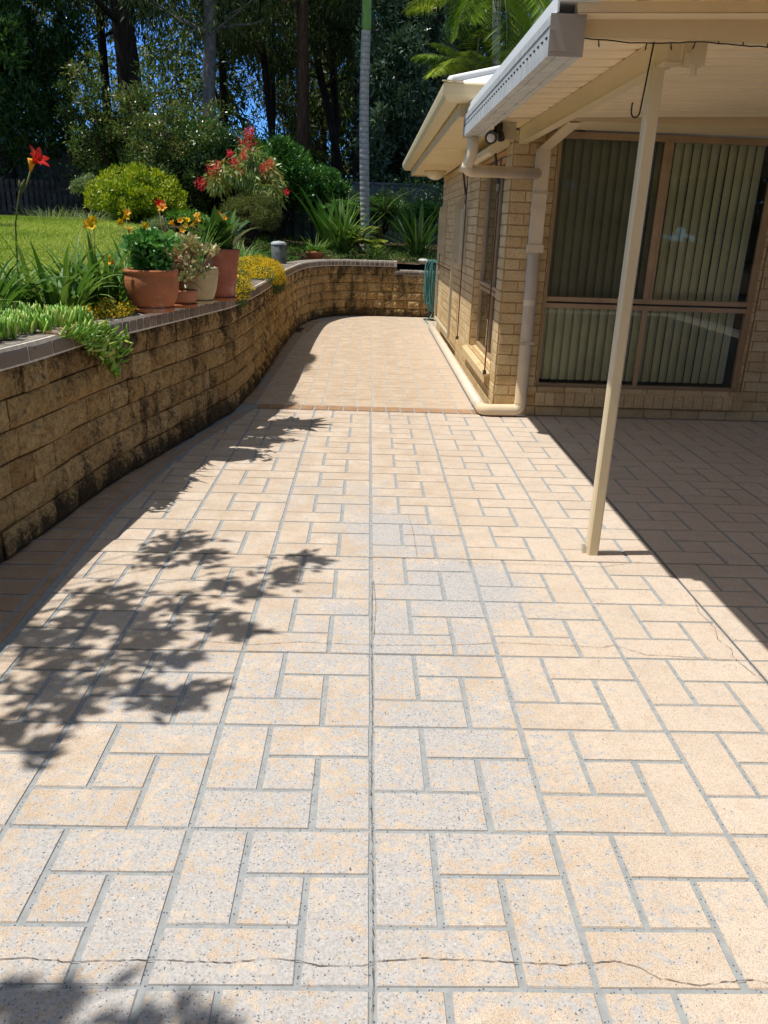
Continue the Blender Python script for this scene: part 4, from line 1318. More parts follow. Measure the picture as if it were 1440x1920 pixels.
def daylily(label, c, n, L, w, flowers=(), spread=.14, mat=None, group='strappy daylily clumps'):
    e_ = plant('daylily', label, 'plant', c, group)
    blades('foliage', mat or f_strap, strap_clump(c, n, L, w, spread, (.05, .7), (.5, 1.9)), e_, 7)
    for (tip, r_s, fm) in flowers:
        mb = MB(); b = (c[0] + rnd.uniform(-.05, .05), c[1] + rnd.uniform(-.05, .05), c[2])
        mb.tube([b, ((b[0] + tip[0]) / 2 + .01, (b[1] + tip[1]) / 2, (b[2] + tip[2]) / 2 + .02), tip], [.005, .004, .003], 6)
        mb.build('flower_stem', m_stem, e_, smooth=True)
        flower(e_, tip, (rnd.uniform(-.3, .9), rnd.uniform(-.8, .1), rnd.uniform(.1, .6)), r_s, fm, openness=.5)
    return e_
def gz(x, y): return float(terrain(x, y)) + .01
daylily('leafy daylily clump at the left edge of the wall with no flower', (-2.15, 4.5, gz(-2.15, 4.5)), 90, .50, .028)
daylily('dense dark green daylily clump behind the succulent', (-1.90, 4.85, gz(-1.88, 4.8)), 110, .54, .032, spread=.2)
daylily('daylily clump with two yellow blooms left of the wide pot', (-1.75, 5.25, gz(-1.72, 5.2)), 110, .60, .034, [((-1.85, 5.35, 1.44), .062, f_orange), ((-1.80, 5.3, 1.47), .068, f_yellow), ((-1.76, 5.28, 1.43), .060, f_yellow), ((-1.56, 5.0, 1.235), .06, f_orange)], spread=.2)
daylily('low arching daylily clump nearest the camera beside the coping', (-2.15, 3.9, gz(-2.15, 3.9)), 50, .36, .017)
daylily('small daylily tuft on the lawn edge behind the nearest clumps', (-2.25, 5.0, gz(-2.25, 5.0)), 45, .42, .018)
# tall red daylily
e_ = plant('red_daylily', 'single tall daylily stem with one open red flower and buds', 'flower', (-2.13, 4.9, .93))
mb = MB(); base = (-2.13, 4.9, .93)
mb.tube([base, (-2.11, 4.9, 1.2), (-2.09, 4.9, 1.45), (-2.045, 4.9, 1.62), (-2.035, 4.9, 1.64)], [.006, .006, .005, .005, .004], 8)
mb.tube([(-2.05, 4.9, 1.60), (-2.00, 4.9, 1.66), (-1.965, 4.9, 1.74)], [.004, .005, .006], 8)
mb.build('flower_stem', m_stem, e_, smooth=True)
for dx, dz in ((-.012, .06), (.005, .05), (.02, .065)):
    mb = MB(); mb.tube([(-2.035, 4.9, 1.63), (-2.03 + dx * .6, 4.9, 1.63 + dz * .6), (-2.025 + dx, 4.9, 1.63 + dz)], [.004, .008, .003], 8); mb.build('bud', m_stem, e_, smooth=True)
mb = MB(); mb.tube([(-1.965, 4.9, 1.74), (-1.955, 4.895, 1.77), (-1.945, 4.89, 1.80)], [.006, .014, .026], 10); mb.build('flower_throat', f_orange, e_, smooth=True)
flower(e_, (-1.953, 4.89, 1.775), (.65, -.25, .45), .092, f_red, openness=.68)
# red orange flowering stems between the pots
e_ = plant('orange_daylily', 'dark stems with red and orange blooms rising behind the geranium', 'flower', (-1.62, 6.1, .95))
for (x, y, z, s, fm) in [(-1.56, 6.15, 1.585, .055, f_red), (-1.52, 6.12, 1.56, .05, f_orange), (-1.60, 6.1, 1.37, .035, f_red), (-1.54, 6.1, 1.34, .03, f_red)]:
    mb = MB(); mb.tube([(-1.45, 6.1, .95), ((x - 1.47) / 2, 6.1, (z + .95) / 2), (x, y, z)], [.005, .004, .003], 6); mb.build('flower_stem', m_brownrod, e_, smooth=True)
    flower(e_, (x, y, z), (rnd.uniform(-.5, .5), -.6, .5), s, fm)
# more daylilies and strap plants behind the tall pot, along the wall
more = [(-1.66, 5.75, 70, .52, .026, 'daylily clump squeezed between the wide pot and the lawn'),
        (-1.60, 6.35, 60, .50, .024, 'tall green daylily clump behind the jade plant'),
        (-1.45, 6.6, 70, .44, .02, 'daylily clump with small orange blooms just behind the tall pot'),
        (-1.55, 7.5, 75, .46, .02, 'second daylily clump behind the tall terracotta pot'),
        (-1.75, 8.6, 80, .48, .02, 'broad green daylily clump midway along the wall bed'),
        (-1.60, 9.7, 70, .46, .02, 'yellow tipped strappy clump just before the small grey bollard'),
        (-2.15, 7.6, 60, .42, .018, 'low daylily clump on the lawn edge behind the wall bed'),
        (-2.1, 9.4, 60, .44, .018, 'shaded daylily clump between lawn edge and bollard'),
        (-1.75, 11.3, 60, .42, .018, 'small strappy tuft near the curved corner of the wall'),
        (-2.5, 11.0, 60, .45, .018, 'grassy strappy clump below the pink flowering tree'),
        (-1.6, 13.6, 60, .40, .018, 'fine strappy tuft right behind the wall corner')]
for i, (x, y, n, L, w, lab) in enumerate(more):
    fl_ = []
    if i in (0, 1, 2, 3):
        fl_ = [((x + rnd.uniform(-.25, .25), y + rnd.uniform(-.1, .2), .95 + rnd.uniform(.42, .58)), .055, rnd.choice([f_orange, f_orange, f_yellow])) for _ in range(4)]
    daylily(lab, (x, y, gz(x, y)), n, L, w, fl_, spread=.22)

# pigface succulent spilling over the wall
e_ = plant('succulent_groundcover', 'bright green fleshy pigface trailing over the wall edge at left', 'plant', (-1.7, 3.6, .95))
def finger(V, F, T, p, d, L, r_, t):
    d = Vector(d).normalized(); a = d.orthogonal().normalized(); b = d.cross(a)
    k = len(V)
    bend = Vector((0, 0, .18 * L))
    for (f, rr) in ((0, .55), (.35, 1.0), (.75, .8), (1, .12)):
        c = Vector(p) + d * L * f + bend * f * f
        for i in range(4):
            th = math.pi / 2 * i
            V.append(tuple(c + (a * math.cos(th) + b * math.sin(th)) * r_ * rr))
    for j in range(3):
        for i in range(4): F.append((k + j * 4 + i, k + j * 4 + (i + 1) % 4, k + j * 4 + 4 + (i + 1) % 4, k + j * 4 + 4 + i)); T.append(t)
    F.append(tuple(k + 12 + i for i in range(4))); T.append(t)
V = []; F = []; T = []
anch = []
for _ in range(175):
    y = rnd.uniform(3.35, 4.45); p, t_, n_v = wpt(float(np.interp(y, WC[:120, 1], WS[:120])), rnd.uniform(.06 if y < 3.95 else -.02, .42))
    anch.append((p[0], p[1], .955 + rnd.uniform(0, .02) if True else 0, 0))
stems = MB()
for (s0, dn) in ((3.92, .10), (4.02, .18), (4.14, .14), (4.10, .26), (4.22, .22), (4.05, .12), (4.16, .30), (4.28, .20), (4.33, .12)):
    sA = float(np.interp(s0, WC[:120, 1], WS[:120]))
    pts = [tuple(wpt(sA, .02)[0]) + (.965,)]
    for k in range(1, 7):
        q = wpt(sA + .045 * k, -.035 - .008 * k)[0]
        z = .96 - dn * k / 6
        pts.append((q[0], q[1], z)); anch.append((q[0], q[1], z, 1))
    stems.tube(pts, .003, 5)
for (x, y, z, hang) in anch:
    for _ in range(rnd.randint(5, 8) if not hang else rnd.randint(4, 7)):
        if hang: d = (rnd.uniform(-.1, 1.0), rnd.uniform(-.9, .7), rnd.uniform(-.2, .9))
        else: d = (rnd.uniform(-.5, .5), rnd.uniform(-.5, .5), 1)
        finger(V, F, T, (x + rnd.uniform(-.02, .02), y + rnd.uniform(-.02, .02), z + rnd.uniform(-.01, .01)), d, rnd.uniform(.05, .085), .0092, min(1, rnd.random() ** 1.4))
mb = MB(); mb.add(V, F, T); mb.build('foliage', f_pig, e_, smooth=True)
stems.build('stem', m_terra2, e_)

# yellow stonecrop mats
def stonecrop(label, blobs, group='yellow flowering mats along the wall'):
    e_ = plant('yellow_groundcover', label, 'plant', blobs[0][0], group)
    Q1, T1 = cloud([(c, tuple(q * .95 for q in r_), int(1500 * r_[0] * r_[1] / .02 * .9) + 150, .5) for c, r_ in blobs], .022, .007, up=.6, shell=.4)
    quadmesh('foliage', Q1, T1, f_sedum, e_)
    cl_ = []
    for c, r_ in blobs:
        n = int(1100 * r_[0] * r_[1] / .02 * .5) + 120
        d = sph(n); d[:, 2] = np.abs(d[:, 2]) * .9 - .1 * 0
        P = np.array(c) + unit(d) * np.array(r_) * 1.03 * rng.uniform(.80, 1.25, n)[:, None]
        D = unit(rng.normal(size=(n, 3)) + np.array([0, 0, .5]))
        cl_.append(leafq(P, D, unit(d), .013 * rng.uniform(.6, 1.3, n), .011, .05))
    Q2 = np.concatenate(cl_)
    quadmesh('blossom', Q2, rng.random(len(Q2)), f_yellow, e_)
    return e_
def wb(y, off, z): 
    p = wpt(float(np.interp(y, WC[:200, 1], WS[:200])), off)[0]; return (p[0], p[1], z)
stonecrop('near golden yellow mat beside the tall terracotta pot', [(wb(6.75, .02, .965), (.12, .22, .085)), (wb(6.45, .10, .96), (.10, .14, .09)), (wb(7.05, .05, .95), (.11, .18, .10)), (wb(6.7, -.03, .90), (.07, .16, .08)), (wb(7.2, .25, .98), (.16, .2, .09))])
stonecrop('long yellow mat hanging over the wall below the bollard', [(wb(8.6, .05, .97), (.13, .35, .10)), (wb(9.4, .05, .97), (.14, .4, .12)), (wb(10.2, .05, .96), (.15, .4, .13)), (wb(9.0, .25, 1.0), (.2, .5, .12)), (wb(10.6, .2, 1.0), (.2, .5, .13)), (wb(11.3, .08, .96), (.15, .4, .14)), (wb(9.8, -.03, .88), (.08, .45, .11)), (wb(11.2, -.03, .86), (.09, .35, .13)), (wb(8.1, .3, .98), (.2, .3, .1))])
stonecrop('small yellow tuft left of the wide terracotta pot', [((-1.52, 4.74, .955), (.08, .11, .045)), ((-1.62, 4.60, .95), (.07, .1, .06)), ((-1.47, 4.86, .97), (.05, .06, .05)), ((-1.58, 4.84, .98), (.05, .05, .06))])

# bollard
bo = empty('garden_bollard', (-1.30, 11.9, .92), 'short weathered grey pipe bollard with a domed cap in the yellow mat', 'bollard')
mb = MB(); mb.lathe([(.11, 0), (.11, .30), (.105, .305)], (-1.33, 12.0, .92), 24); mb.build('tube', m_bollard, bo, smooth=True)
mb = MB(); mb.lathe([(.115, .29), (.117, .315), (.08, .335), (.001, .345)], (-1.33, 12.0, .92), 24); mb.build('cap', m_bollardcap, bo, smooth=True)
mb = MB()
for k in range(1):
    mb.lathe([(.001, .0), (.07, .002), (.09, .03), (.06, .055), (.001, .06)], (.95, 14.36, .94), 9)
tag(mb.build('garden_rock', m_rock), 'pale flat stone on the back wall coping near the house', 'rock')
pot('low brown pot of seedlings behind the wall corner', (-.95, 14.3, .94), [(.001, .0), (.13, .0), (.155, .10), (.16, .12), (.15, .12), (.145, .10)], m_terra, group='pots in the garden bed')
e_ = plant('seedling_plant', 'low green seedlings in the small brown pot at the wall corner', 'plant', (-.95, 14.3, 1.04))
Q, T = cloud([((-.95 + rnd.uniform(-.1, .1), 14.3 + rnd.uniform(-.1, .1), 1.08 + rnd.uniform(0, .06)), (.06, .06, .04), 60, .5) for _ in range(8)], .035, .02)
quadmesh('foliage', Q, T, f_lime, e_)

# ------------------------------------------------------------------ shrubs and trees
def shrub(name, label, c, R3, n, mat, L, W, clumps=40, cr=.28, up=.3, shell=.35, stem=True, cat='shrub', droop=0, group=None, bottom=-.2, tv=.35, woody=None):
    e_ = plant(name, label, cat, (c[0], c[1], c[2]), group)
    cl_ = []
    rx, ry, rz = R3
    mb = MB()
    for k in range(clumps):
        d = sph(1)[0]; 
        if d[2] < bottom: d[2] = -d[2]
        f = rng.uniform(.55, 1.0) * (1 - cr * .5)
        p = np.array([c[0] + d[0] * rx * f, c[1] + d[1] * ry * f, c[2] + rz + d[2] * rz * f])
        s = rng.uniform(.7, 1.25)
        cl_.append((p, (rx * cr * s, ry * cr * s, rz * cr * s * .85), int(n / clumps), rng.uniform(.2, .7)))
        if stem and k % 3 == 0:
            b = (c[0] + rnd.uniform(-.08, .08) * rx, c[1] + rnd.uniform(-.08, .08) * ry, c[2] - .02)
            mid = (b[0] * .5 + p[0] * .5, b[1] * .5 + p[1] * .5, b[2] * .45 + p[2] * .55 + .05)
            mb.tube([b, mid, tuple(p)], [.022 * rx + .008, .012 * rx + .005, .003], 6, cap=False)
    Q, T = cloud(cl_, L, W, up=up, shell=shell, droop=droop, tvar=tv)
    quadmesh('foliage', Q, T, mat, e_)
    if stem: mb.build('stem', woody or m_bark_dark, e_, smooth=True)
    return e_

shrub('golden_shrub', 'rounded golden green shrub at the back of the lawn', (-4.12, 14.8, 1.30), (.78, .75, .48), 22000, f_gold, .060, .026, 130, .27, tv=.45, bottom=-1)
Q, T = cloud([((-4.12 + .84 * math.cos(a) * math.cos(b), 14.8 + .80 * math.sin(a) * math.cos(b), 1.77 + .54 * math.sin(b)), (.07, .07, .09), 26, rnd.uniform(.4, .9)) for a, b in [(rnd.uniform(0, 6.28), rnd.uniform(-.3, 1.5)) for _ in range(130)]], .06, .024, up=.8, shell=.1)
quadmesh('new_shoots', Q, T, f_gold, bpy.data.objects['golden_shrub'])
shrub('lime_groundcover_shrub', 'low lime green shrub to the right of the golden one', (-3.15, 14.4, 1.3), (.42, .4, .19), 4500, f_lime, .045, .022, 24, .35)
shrub('daisy_shrub', 'pale green small bush left of the golden shrub', (-5.15, 15.2, 1.4), (.32, .3, .42), 3000, f_daisy, .05, .018, 22, .3)
shrub('daisy_shrub', 'thin pale stems in front of the golden shrub beside the lawn', (-3.3, 13.0, 1.15), (.3, .3, .2), 1800, f_daisy, .05, .01, 18, .35)
for (x, y, r_, lab) in ((-5.5, 14.4, .45, 'low grey green mounding plant at the shaded far lawn edge'), (-4.75, 14.0, .38, 'wispy grassy mound in front of the pale bush')):
    e_ = plant('border_grass', lab, 'plant', (x, y, gz(x, y)))
    blades('foliage', f_daisy, strap_clump((x, y, gz(x, y)), 160, .30, .007, r_, (.1, .9), (.4, 1.6)), e_, 5)
# conifer-like grevillea under the flowering gum
shrub('feathery_shrub', 'feathery olive green bush below the pink flowering tree', (-2.0, 13.8, 1.05), (.52, .5, .48), 16000, f_conifer, .05, .008, 60, .26, up=.6, tv=.45)
# flowering gum
gum = plant('flowering_gum', 'small tree with bright pink red flower clusters and long drooping leaves', 'tree', (-2.2, 14.5, 1.15))
mb = MB(); cl_ = []
for k in range(26):
    a = rnd.uniform(0, 6.28); rr = rnd.uniform(.15, .85)
    tip = (-2.2 + .85 * rr * math.cos(a) + .0, 14.5 + rr * math.sin(a) * .8, 1.75 + rnd.uniform(0, .25) + .85 * (1 - rr) * rnd.uniform(.7, 1.1))
    mb.tube([(-2.2, 14.5, 1.1), (-2.2 + .2 * rr * math.cos(a), 14.5 + .2 * rr * math.sin(a), 1.6), tip], [.03, .018, .004], 6, cap=False)
    cl_.append((tip, (.22, .22, .17), 120, rnd.uniform(.3, .9)))
mb.build('trunk', m_bark_brown, gum, smooth=True)
Q, T = cloud(cl_, .13, .030, droop=1.1, up=0, shell=.2, tvar=.4)
quadmesh('crown', Q, T, f_gum, gum)
for (x, z, s) in ((-2.04, 2.72, .15), (-1.98, 2.88, .085), (-2.62, 2.30, .11), (-2.80, 2.08, .10), (-2.55, 2.38, .08), (-2.25, 2.42, .085), (-2.18, 2.27, .07), (-2.12, 2.52, .07), (-1.78, 2.36, .09), (-1.68, 2.44, .06), (-2.32, 2.55, .06), (-1.42, 2.0, .05)):
    n = int(170 * s / .1)
    P = np.array((x, 14.0 + rnd.uniform(-.1, .1), z)) + sph(n) * s * 1.15 * (rng.random(n) ** .45)[:, None]
    d = sph(n)
    quadmesh('blossom', leafq(P, d, sph(n), .035, .012, .1), rng.random(n), f_pinkred, gum)
# mid green shrubs behind
shrub('leafy_shrub', 'tall bright green leafy shrub right of the flowering tree', (-1.9, 16.6, 1.15), (.95, .9, 1.0), 20000, f_shrub, .07, .034, 80, .24, tv=.4)
shrub('leafy_shrub', 'dark green shrub standing behind the flowering tree', (-3.0, 17.0, 1.2), (.9, .9, 1.05), 15000, f_dark, .07, .032, 70, .24)
shrub('leafy_shrub', 'rounded green shrub left of the grey palm trunk', (-.95, 17.2, 1.15), (.7, .7, .8), 12000, f_shrub, .06, .03, 55, .25)
shrub('leafy_shrub', 'small leafy shrub in front of the grey metal fence by the house', (.95, 16.3, 1.05), (.62, .5, .50), 9000, f_shrub, .05, .025, 45, .27)
shrub('leafy_shrub', 'dark low shrub at the foot of the back fence', (.2, 17.6, 1.1), (.75, .6, .55), 9000, f_dark, .06, .028, 40, .28)
shrub('leafy_shrub', 'broad dark glossy shrub filling the space below the lilly pilly', (-5.3, 18.6, 1.3), (1.3, 1.0, 1.25), 24000, f_dark, .085, .04, 110, .22, bottom=-1, tv=.5)
shrub('leafy_shrub', 'dark glossy shrub between the lilly pilly and the flowering tree', (-3.7, 18.2, 1.25), (1.1, .9, 1.15), 22000, f_shrub, .08, .038, 100, .22, bottom=-1, tv=.5)
shrub('leafy_shrub', 'green shrub mass low behind the crooked thin trunks', (-2.3, 18.8, 1.2), (1.1, .9, 1.2), 20000, f_dark, .08, .038, 90, .22, bottom=-1, tv=.5)
# mid layer lilly pilly
def stemmy(name, label, c, W, H, ns, n, mat, L, Wl, cat='shrub', bark=None, cr=(.13, .30), tv=.5, group=None, up=.3, z0=.05, bulge=1.0):
    """open shrub: several stems fanning from the base, leaves in loose sprays along each"""
    e_ = plant(name, label, cat, tuple(c), group)
    mb = MB(); cl_ = []
    for k in range(ns):
        a = rnd.uniform(0, 6.28); rr = W * rnd.random() ** .6; h = H * rnd.uniform(.55, 1.05) * (1 - .25 * rr / W)
        p0 = Vector((c[0] + .06 * math.cos(a), c[1] + .06 * math.sin(a), c[2] - .03))
        p3 = Vector((c[0] + rr * math.cos(a), c[1] + rr * math.sin(a), c[2] + h))
        p1 = Vector((p0.x * .55 + p3.x * .45 * bulge + p0.x * .45 * (1 - bulge), p0.y * .55 + p3.y * .45, c[2] + h * .45)) + Vector((rnd.uniform(-.1, .1), rnd.uniform(-.1, .1), 0))
        mb.tube([tuple(p0), tuple(p1), tuple(p3)], [.016, .010, .003], 6, cap=False)
        for j in range(9):
            f = z0 + (1 - z0) * (j + rnd.random()) / 9
            q = p0.lerp(p1, min(1, f * 2)) if f < .5 else p1.lerp(p3, f * 2 - 1)
            s_ = rnd.uniform(*cr); o = Vector((rnd.gauss(0, .16), rnd.gauss(0, .16), rnd.gauss(0, .08)))
            cl_.append((tuple(q + o), (s_, s_, s_ * .7), int(n / ns / 9), rnd.uniform(.1, .75)))
            if rnd.random() < .4: mb.tube([tuple(q), tuple(q + o)], [.005, .002], 4, cap=False)
    Q, T = cloud(cl_, L, Wl, up=up, shell=.1, tvar=tv)
    quadmesh('foliage', Q, T, mat, e_)
    mb.build('stem', bark or m_bark_brown, e_, smooth=True)
    return e_

def branchy(mb, base, top, r0, nb, spread, hz=(.35, 1.0), seed=0, kink=.15, rtop=.35):
    """trunk and limbs; returns limb tips"""
    b = Vector(base); t = Vector(top); pts = []; rs = []
    n = 9
    off = Vector((rnd.uniform(-kink, kink), rnd.uniform(-kink, kink), 0))
    for i in range(n + 1):
        f = i / n
        pts.append(tuple(b.lerp(t, f) + off * math.sin(f * 3.1) + Vector((rnd.uniform(-.03, .03), rnd.uniform(-.03, .03), 0)) * kink * 4))
        rs.append(r0 * (1 - (1 - rtop) * f) * (1.25 if i == 0 else 1))
    mb.tube(pts, rs, 10, cap=False)
    tips = []
    for k in range(nb):
        f = rnd.uniform(*hz); i = min(n - 1, int(f * n)); p = Vector(pts[i]).lerp(Vector(pts[i + 1]), f * n - i)
        a = rnd.uniform(0, 6.28); L = spread * rnd.uniform(.5, 1.0)
        q = p + Vector((math.cos(a) * L, math.sin(a) * L, rnd.uniform(.2, 1.0) * L))
        mdl = p.lerp(q, .5) + Vector((rnd.uniform(-.15, .15), rnd.uniform(-.15, .15), -.1)) * L * .4
        rr = r0 * rnd.uniform(.16, .34)
        mb.tube([tuple(p), tuple(mdl), tuple(q)], [rr, rr * .6, rr * .15], 6, cap=False)
        tips.append(q); tips.append(mdl.lerp(q, .5))
        for _ in range(2):
            q2 = mdl + Vector((rnd.uniform(-1, 1), rnd.uniform(-1, 1), rnd.uniform(-.3, .7))) * L * .5
            mb.tube([tuple(mdl), tuple(q2)], [rr * .4, rr * .1], 5, cap=False); tips.append(q2)
    return tips

stemmy('lilly_pilly', 'fine leaved lilly pilly with reddish new tips behind the golden shrub', (-4.9, 17.2, 1.25), 1.15, 3.9, 30, 27000, f_lilly, .075, .032, cat='tree')
stemmy('lilly_pilly', 'thin airy small tree rising right behind the golden shrub', (-3.75, 16.6, 1.25), .8, 3.0, 20, 15000, f_lilly, .065, .028, cat='tree')
# broad leaved trees
def broad_tree(name, label, base, h, r0, R3, n, mat, L, W, clumps=90, cz=.5, cr=.2, tr=None, droop=0, tv=.4, group=None, shell=.4):
    e_ = plant(name, label, 'tree', base, group)
    mb = MB()
    branchy(mb, base, (base[0] + rnd.uniform(-.2, .2), base[1], base[2] + h * .9), r0, 14, R3[0] * .8)
    mb.build('trunk', tr or m_bark_dark, e_, smooth=True)
    cl_ = []
    cc = np.array([base[0], base[1], base[2] + h * cz])
    for k in range(clumps):
        d = sph(1)[0]; f = rng.uniform(.35, .95)
        p = cc + d * np.array(R3) * f
        s = rng.uniform(.6, 1.3)
        cl_.append((p, (R3[0] * cr * s, R3[1] * cr * s, R3[2] * cr * s * .8), int(n / clumps), rng.uniform(.15, .65)))
    Q, T = cloud(cl_, L, W, droop=droop, shell=shell, tvar=tv)
    quadmesh('crown', Q, T, mat, e_)
    return e_
broad_tree('broad_leaf_tree', 'large dense tree with glossy lance leaves at the left edge', (-7.75, 18.2, 1.4), 7.4, .17, (1.95, 1.7, 3.3), 52000, f_broad, .15, .040, 150, .50, .17)
broad_tree('broad_leaf_tree', 'dark spreading tree behind the left lawn edge, near the fence', (-10.3, 19.5, 1.45), 7, .16, (2.2, 1.8, 3.2), 22000, f_dark, .14, .04, 110, .5, .18)
broad_tree('evergreen_tree', 'dense grey green evergreen right of the grey palm trunk', (.85, 19.5, 1.3), 6.6, .16, (1.25, 1.3, 3.1), 30000, f_silver, .14, .045, 130, .52, .17, tv=.45)
broad_tree('evergreen_tree', 'very dark bushy tree behind the far gutter of the house', (2.9, 21, 1.3), 7, .16, (1.7, 1.5, 3.4), 22000, f_dark, .14, .05, 110, .5, .18)

broad_tree('shade_tree', 'tall tree beside the lawn left of the view whose crown shades the grass', (-9.0, 11.0, 1.3), 8.5, .16, (1.6, 2.6, 1.6), 11000, f_broad, .16, .06, 60, .75, .2)
# eucalypts: a few grown individually by trunk position
def gum_tree(label, x, y, h, r0, lean=(0, 0), bark_m=None, fol=None, n=9000, z0=4.0, spread=2.0, nb=14, L=.17, W=.032, kink=.15, hz=(.35, 1.0), dens=1.0):
    base = (x, y, gz(x, y) - .05)
    e_ = plant('eucalyptus_tree', label, 'tree', base, 'tall trees of the woodland behind the garden')
    mb = MB()
    tips = branchy(mb, base, (x + lean[0], y + lean[1], h), r0, nb, spread, hz, kink=kink)
    mb.build('trunk', bark_m or m_bark_dark, e_, smooth=True)
    cl_ = [(tuple(t), (.55 * rnd.uniform(.6, 1.2), .55, .5 * rnd.uniform(.7, 1.3)), max(10, int(n * dens / len(tips))), rnd.uniform(.1, .6)) for t in tips]
    Q, T = cloud(cl_, L, W, droop=1.2, up=0, shell=.2, tvar=.4)
    quadmesh('crown', Q, T, fol or f_euc, e_)
    return e_
G = [
 ('pair of thin dark trunks rising through the sky gap at left, nearer one', -6.75, 22, 15, .13, (.1, 0), m_bark_dark, f_euc, .10, 2.0),
 ('slender dark trunk close beside the nearer thin trunk at left', -6.45, 22.6, 15, .11, (.0, 0), m_bark_dark, f_euc, .08, 2.0),
 ('massive dark gum trunk forking near the top left of the view', -5.5, 20.5, 15, .30, (-.6, 0), m_bark_dark, f_euc, .25, 2.6),
 ('smooth pale grey gum with a gently curved trunk left of centre', -3.75, 20, 14, .17, (.5, 0), m_bark_grey, f_euc, .35, 2.2),
 ('straight reddish brown gum trunk nearest the centre', -1.65, 20.5, 16, .17, (.05, 0), m_bark_brown, f_euc, .06, 2.2),
 ('thin crooked dark trunk just left of the reddish brown gum', -2.35, 22.5, 14, .10, (-.3, 0), m_bark_dark, f_euc, .45, 2.0),
 ('dark slanting trunk leaning left behind the reddish brown gum', -.55, 23, 13, .13, (-3.2, 0), m_bark_dark, f_euc, .3, 2.0),
 ('dark kinked trunk between the reddish brown gum and the palm', -.9, 24, 15, .13, (-.6, 0), m_bark_dark, f_euclight, .5, 2.2),
 ('twin stemmed dark gum just left of the palm trunk', -.35, 22, 14, .12, (.3, 0), m_bark_dark, f_euc, .4, 2.0),
 ('dark gum trunk behind the dense grey green evergreen', 1.6, 25, 16, .2, (.1, 0), m_bark_dark, f_euc, .2, 2.4),
 ('farther dark trunk above the house roof', 2.5, 23, 15, .18, (.3, 0), m_bark_dark, f_euc, .2, 2.4),
 ('thin trunk half hidden behind the large left tree', -8.1, 23, 14, .12, (.2, 0), m_bark_dark, f_euc, .2, 2.2),
 ('thin far trunk just right of the pale grey gum', -3.0, 25, 15, .11, (.2, 0), m_bark_dark, f_euc, .2, 2.0),
 ('far straight trunk between pale grey gum and massive forked gum', -4.5, 26, 15, .13, (0, 0), m_bark_dark, f_euclight, .15, 2.2),
 ('far thin trunk in the blue gap right of the massive gum', -5.2, 27, 15, .11, (.3, 0), m_bark_dark, f_euc, .2, 2.0),
 ('pale green drooping gum far behind the centre trunks', -1.9, 30, 13, .15, (.3, 0), m_bark_brown, f_euclight, .3, 2.8),
 ('pale green drooping gum seen left of the palm crown', -.6, 31, 13, .15, (.3, 0), m_bark_brown, f_euclight, .3, 2.8),
]
for lab, x, y, h, r0, lean, bm_, fo, kink, sp_ in G:
    far_ = y > 28
    gum_tree(lab, x, y, h, r0, lean, bm_, fo, n=9500 if not far_ else 26000, spread=sp_, nb=18 if not far_ else 26, kink=kink, hz=(.30, .68) if not far_ else (.1, .62))

# far woodland mass
cl_ = []
for k in range(500):
    y = rng.uniform(33, 44); x = rng.uniform(-30, 24)
    g_ = (x / y * 1590 + 690)
    if 135 < g_ < 205 and rng.random() < .82: continue
    z = rng.uniform(1.5, 13.5)
    if 262 < g_ < 312 and z > 9.0 and rng.random() < .85: continue
    if 515 < g_ < 560 and z > 11.0: continue
    cl_.append(((x, y, z), (rng.uniform(1.0, 2.0), 1.2, rng.uniform(.8, 1.6)), 230, rng.uniform(.0, .7)))
for k in range(90):
    y = rng.uniform(26, 33); x = rng.uniform(-24, 18)
    cl_.append(((x, y, rng.uniform(1.5, 3.4)), (rng.uniform(.9, 1.6), 1.0, rng.uniform(.6, 1.1)), 330, rng.uniform(.1, .6)))
for k in range(300):
    y = rng.uniform(26, 32); x = rng.uniform(-22, 9)
    g_ = (x / y * 1590 + 690)
    if 138 < g_ < 200 and rng.random() < .85: continue
    z = rng.uniform(1.8, 9.8)
    if 268 < g_ < 308 and z > 7 and rng.random() < .8: continue
    if 525 < g_ < 555 and z > 8: continue
    cl_.append(((x, y, z), (rng.uniform(.7, 1.4), 1.0, rng.uniform(.6, 1.2)), 240, rng.uniform(-.3, .4)))
Q, T = cloud(cl_, .24, .07, droop=.6, up=0, shell=.1, tvar=.4)
tag(quadmesh('far_woodland', Q, T, f_euclight), 'dark mass of distant woodland foliage filling in behind the trunks', 'woodland', kind='stuff')

# undergrowth between shrubs and woodland
cl_ = []
for k in range(120):
    y = rng.uniform(18.2, 21.5); x = rng.uniform(-11, 4.5)
    cl_.append(((x, y, 1.4 + rng.random() * 1.0), (.55, .5, .45), 180, rng.uniform(.1, .6)))
Q, T = cloud(cl_, .09, .035, shell=.2)
tag(quadmesh('undergrowth', Q, T, f_dark), 'dark leafy undergrowth at the back of the garden', 'undergrowth', kind='stuff')
# ground cover leaves in the beds
n = 26000
y = np.concatenate([rng.uniform(4, 14, n // 2), rng.uniform(14.45, 17.5, n // 2)])
x = np.concatenate([rng.uniform(-2.3, -1.35, n // 2), rng.uniform(-3.2, 2.6, n // 2)])
x[: n // 2] = np.array([wx_at(v) - .25 - rng.random() * .8 for v in y[: n // 2]])
P = np.stack([x, y, terrain(x, y) + rng.random(n) * .09], 1)
Q = leafq(P, unit(sph(n) + np.array([0, 0, .7])), sph(n), .045, .016)
tag(quadmesh('groundcover', Q, rng.random(n), f_strap), 'low green ground cover in the garden beds', 'ground cover', kind='stuff')

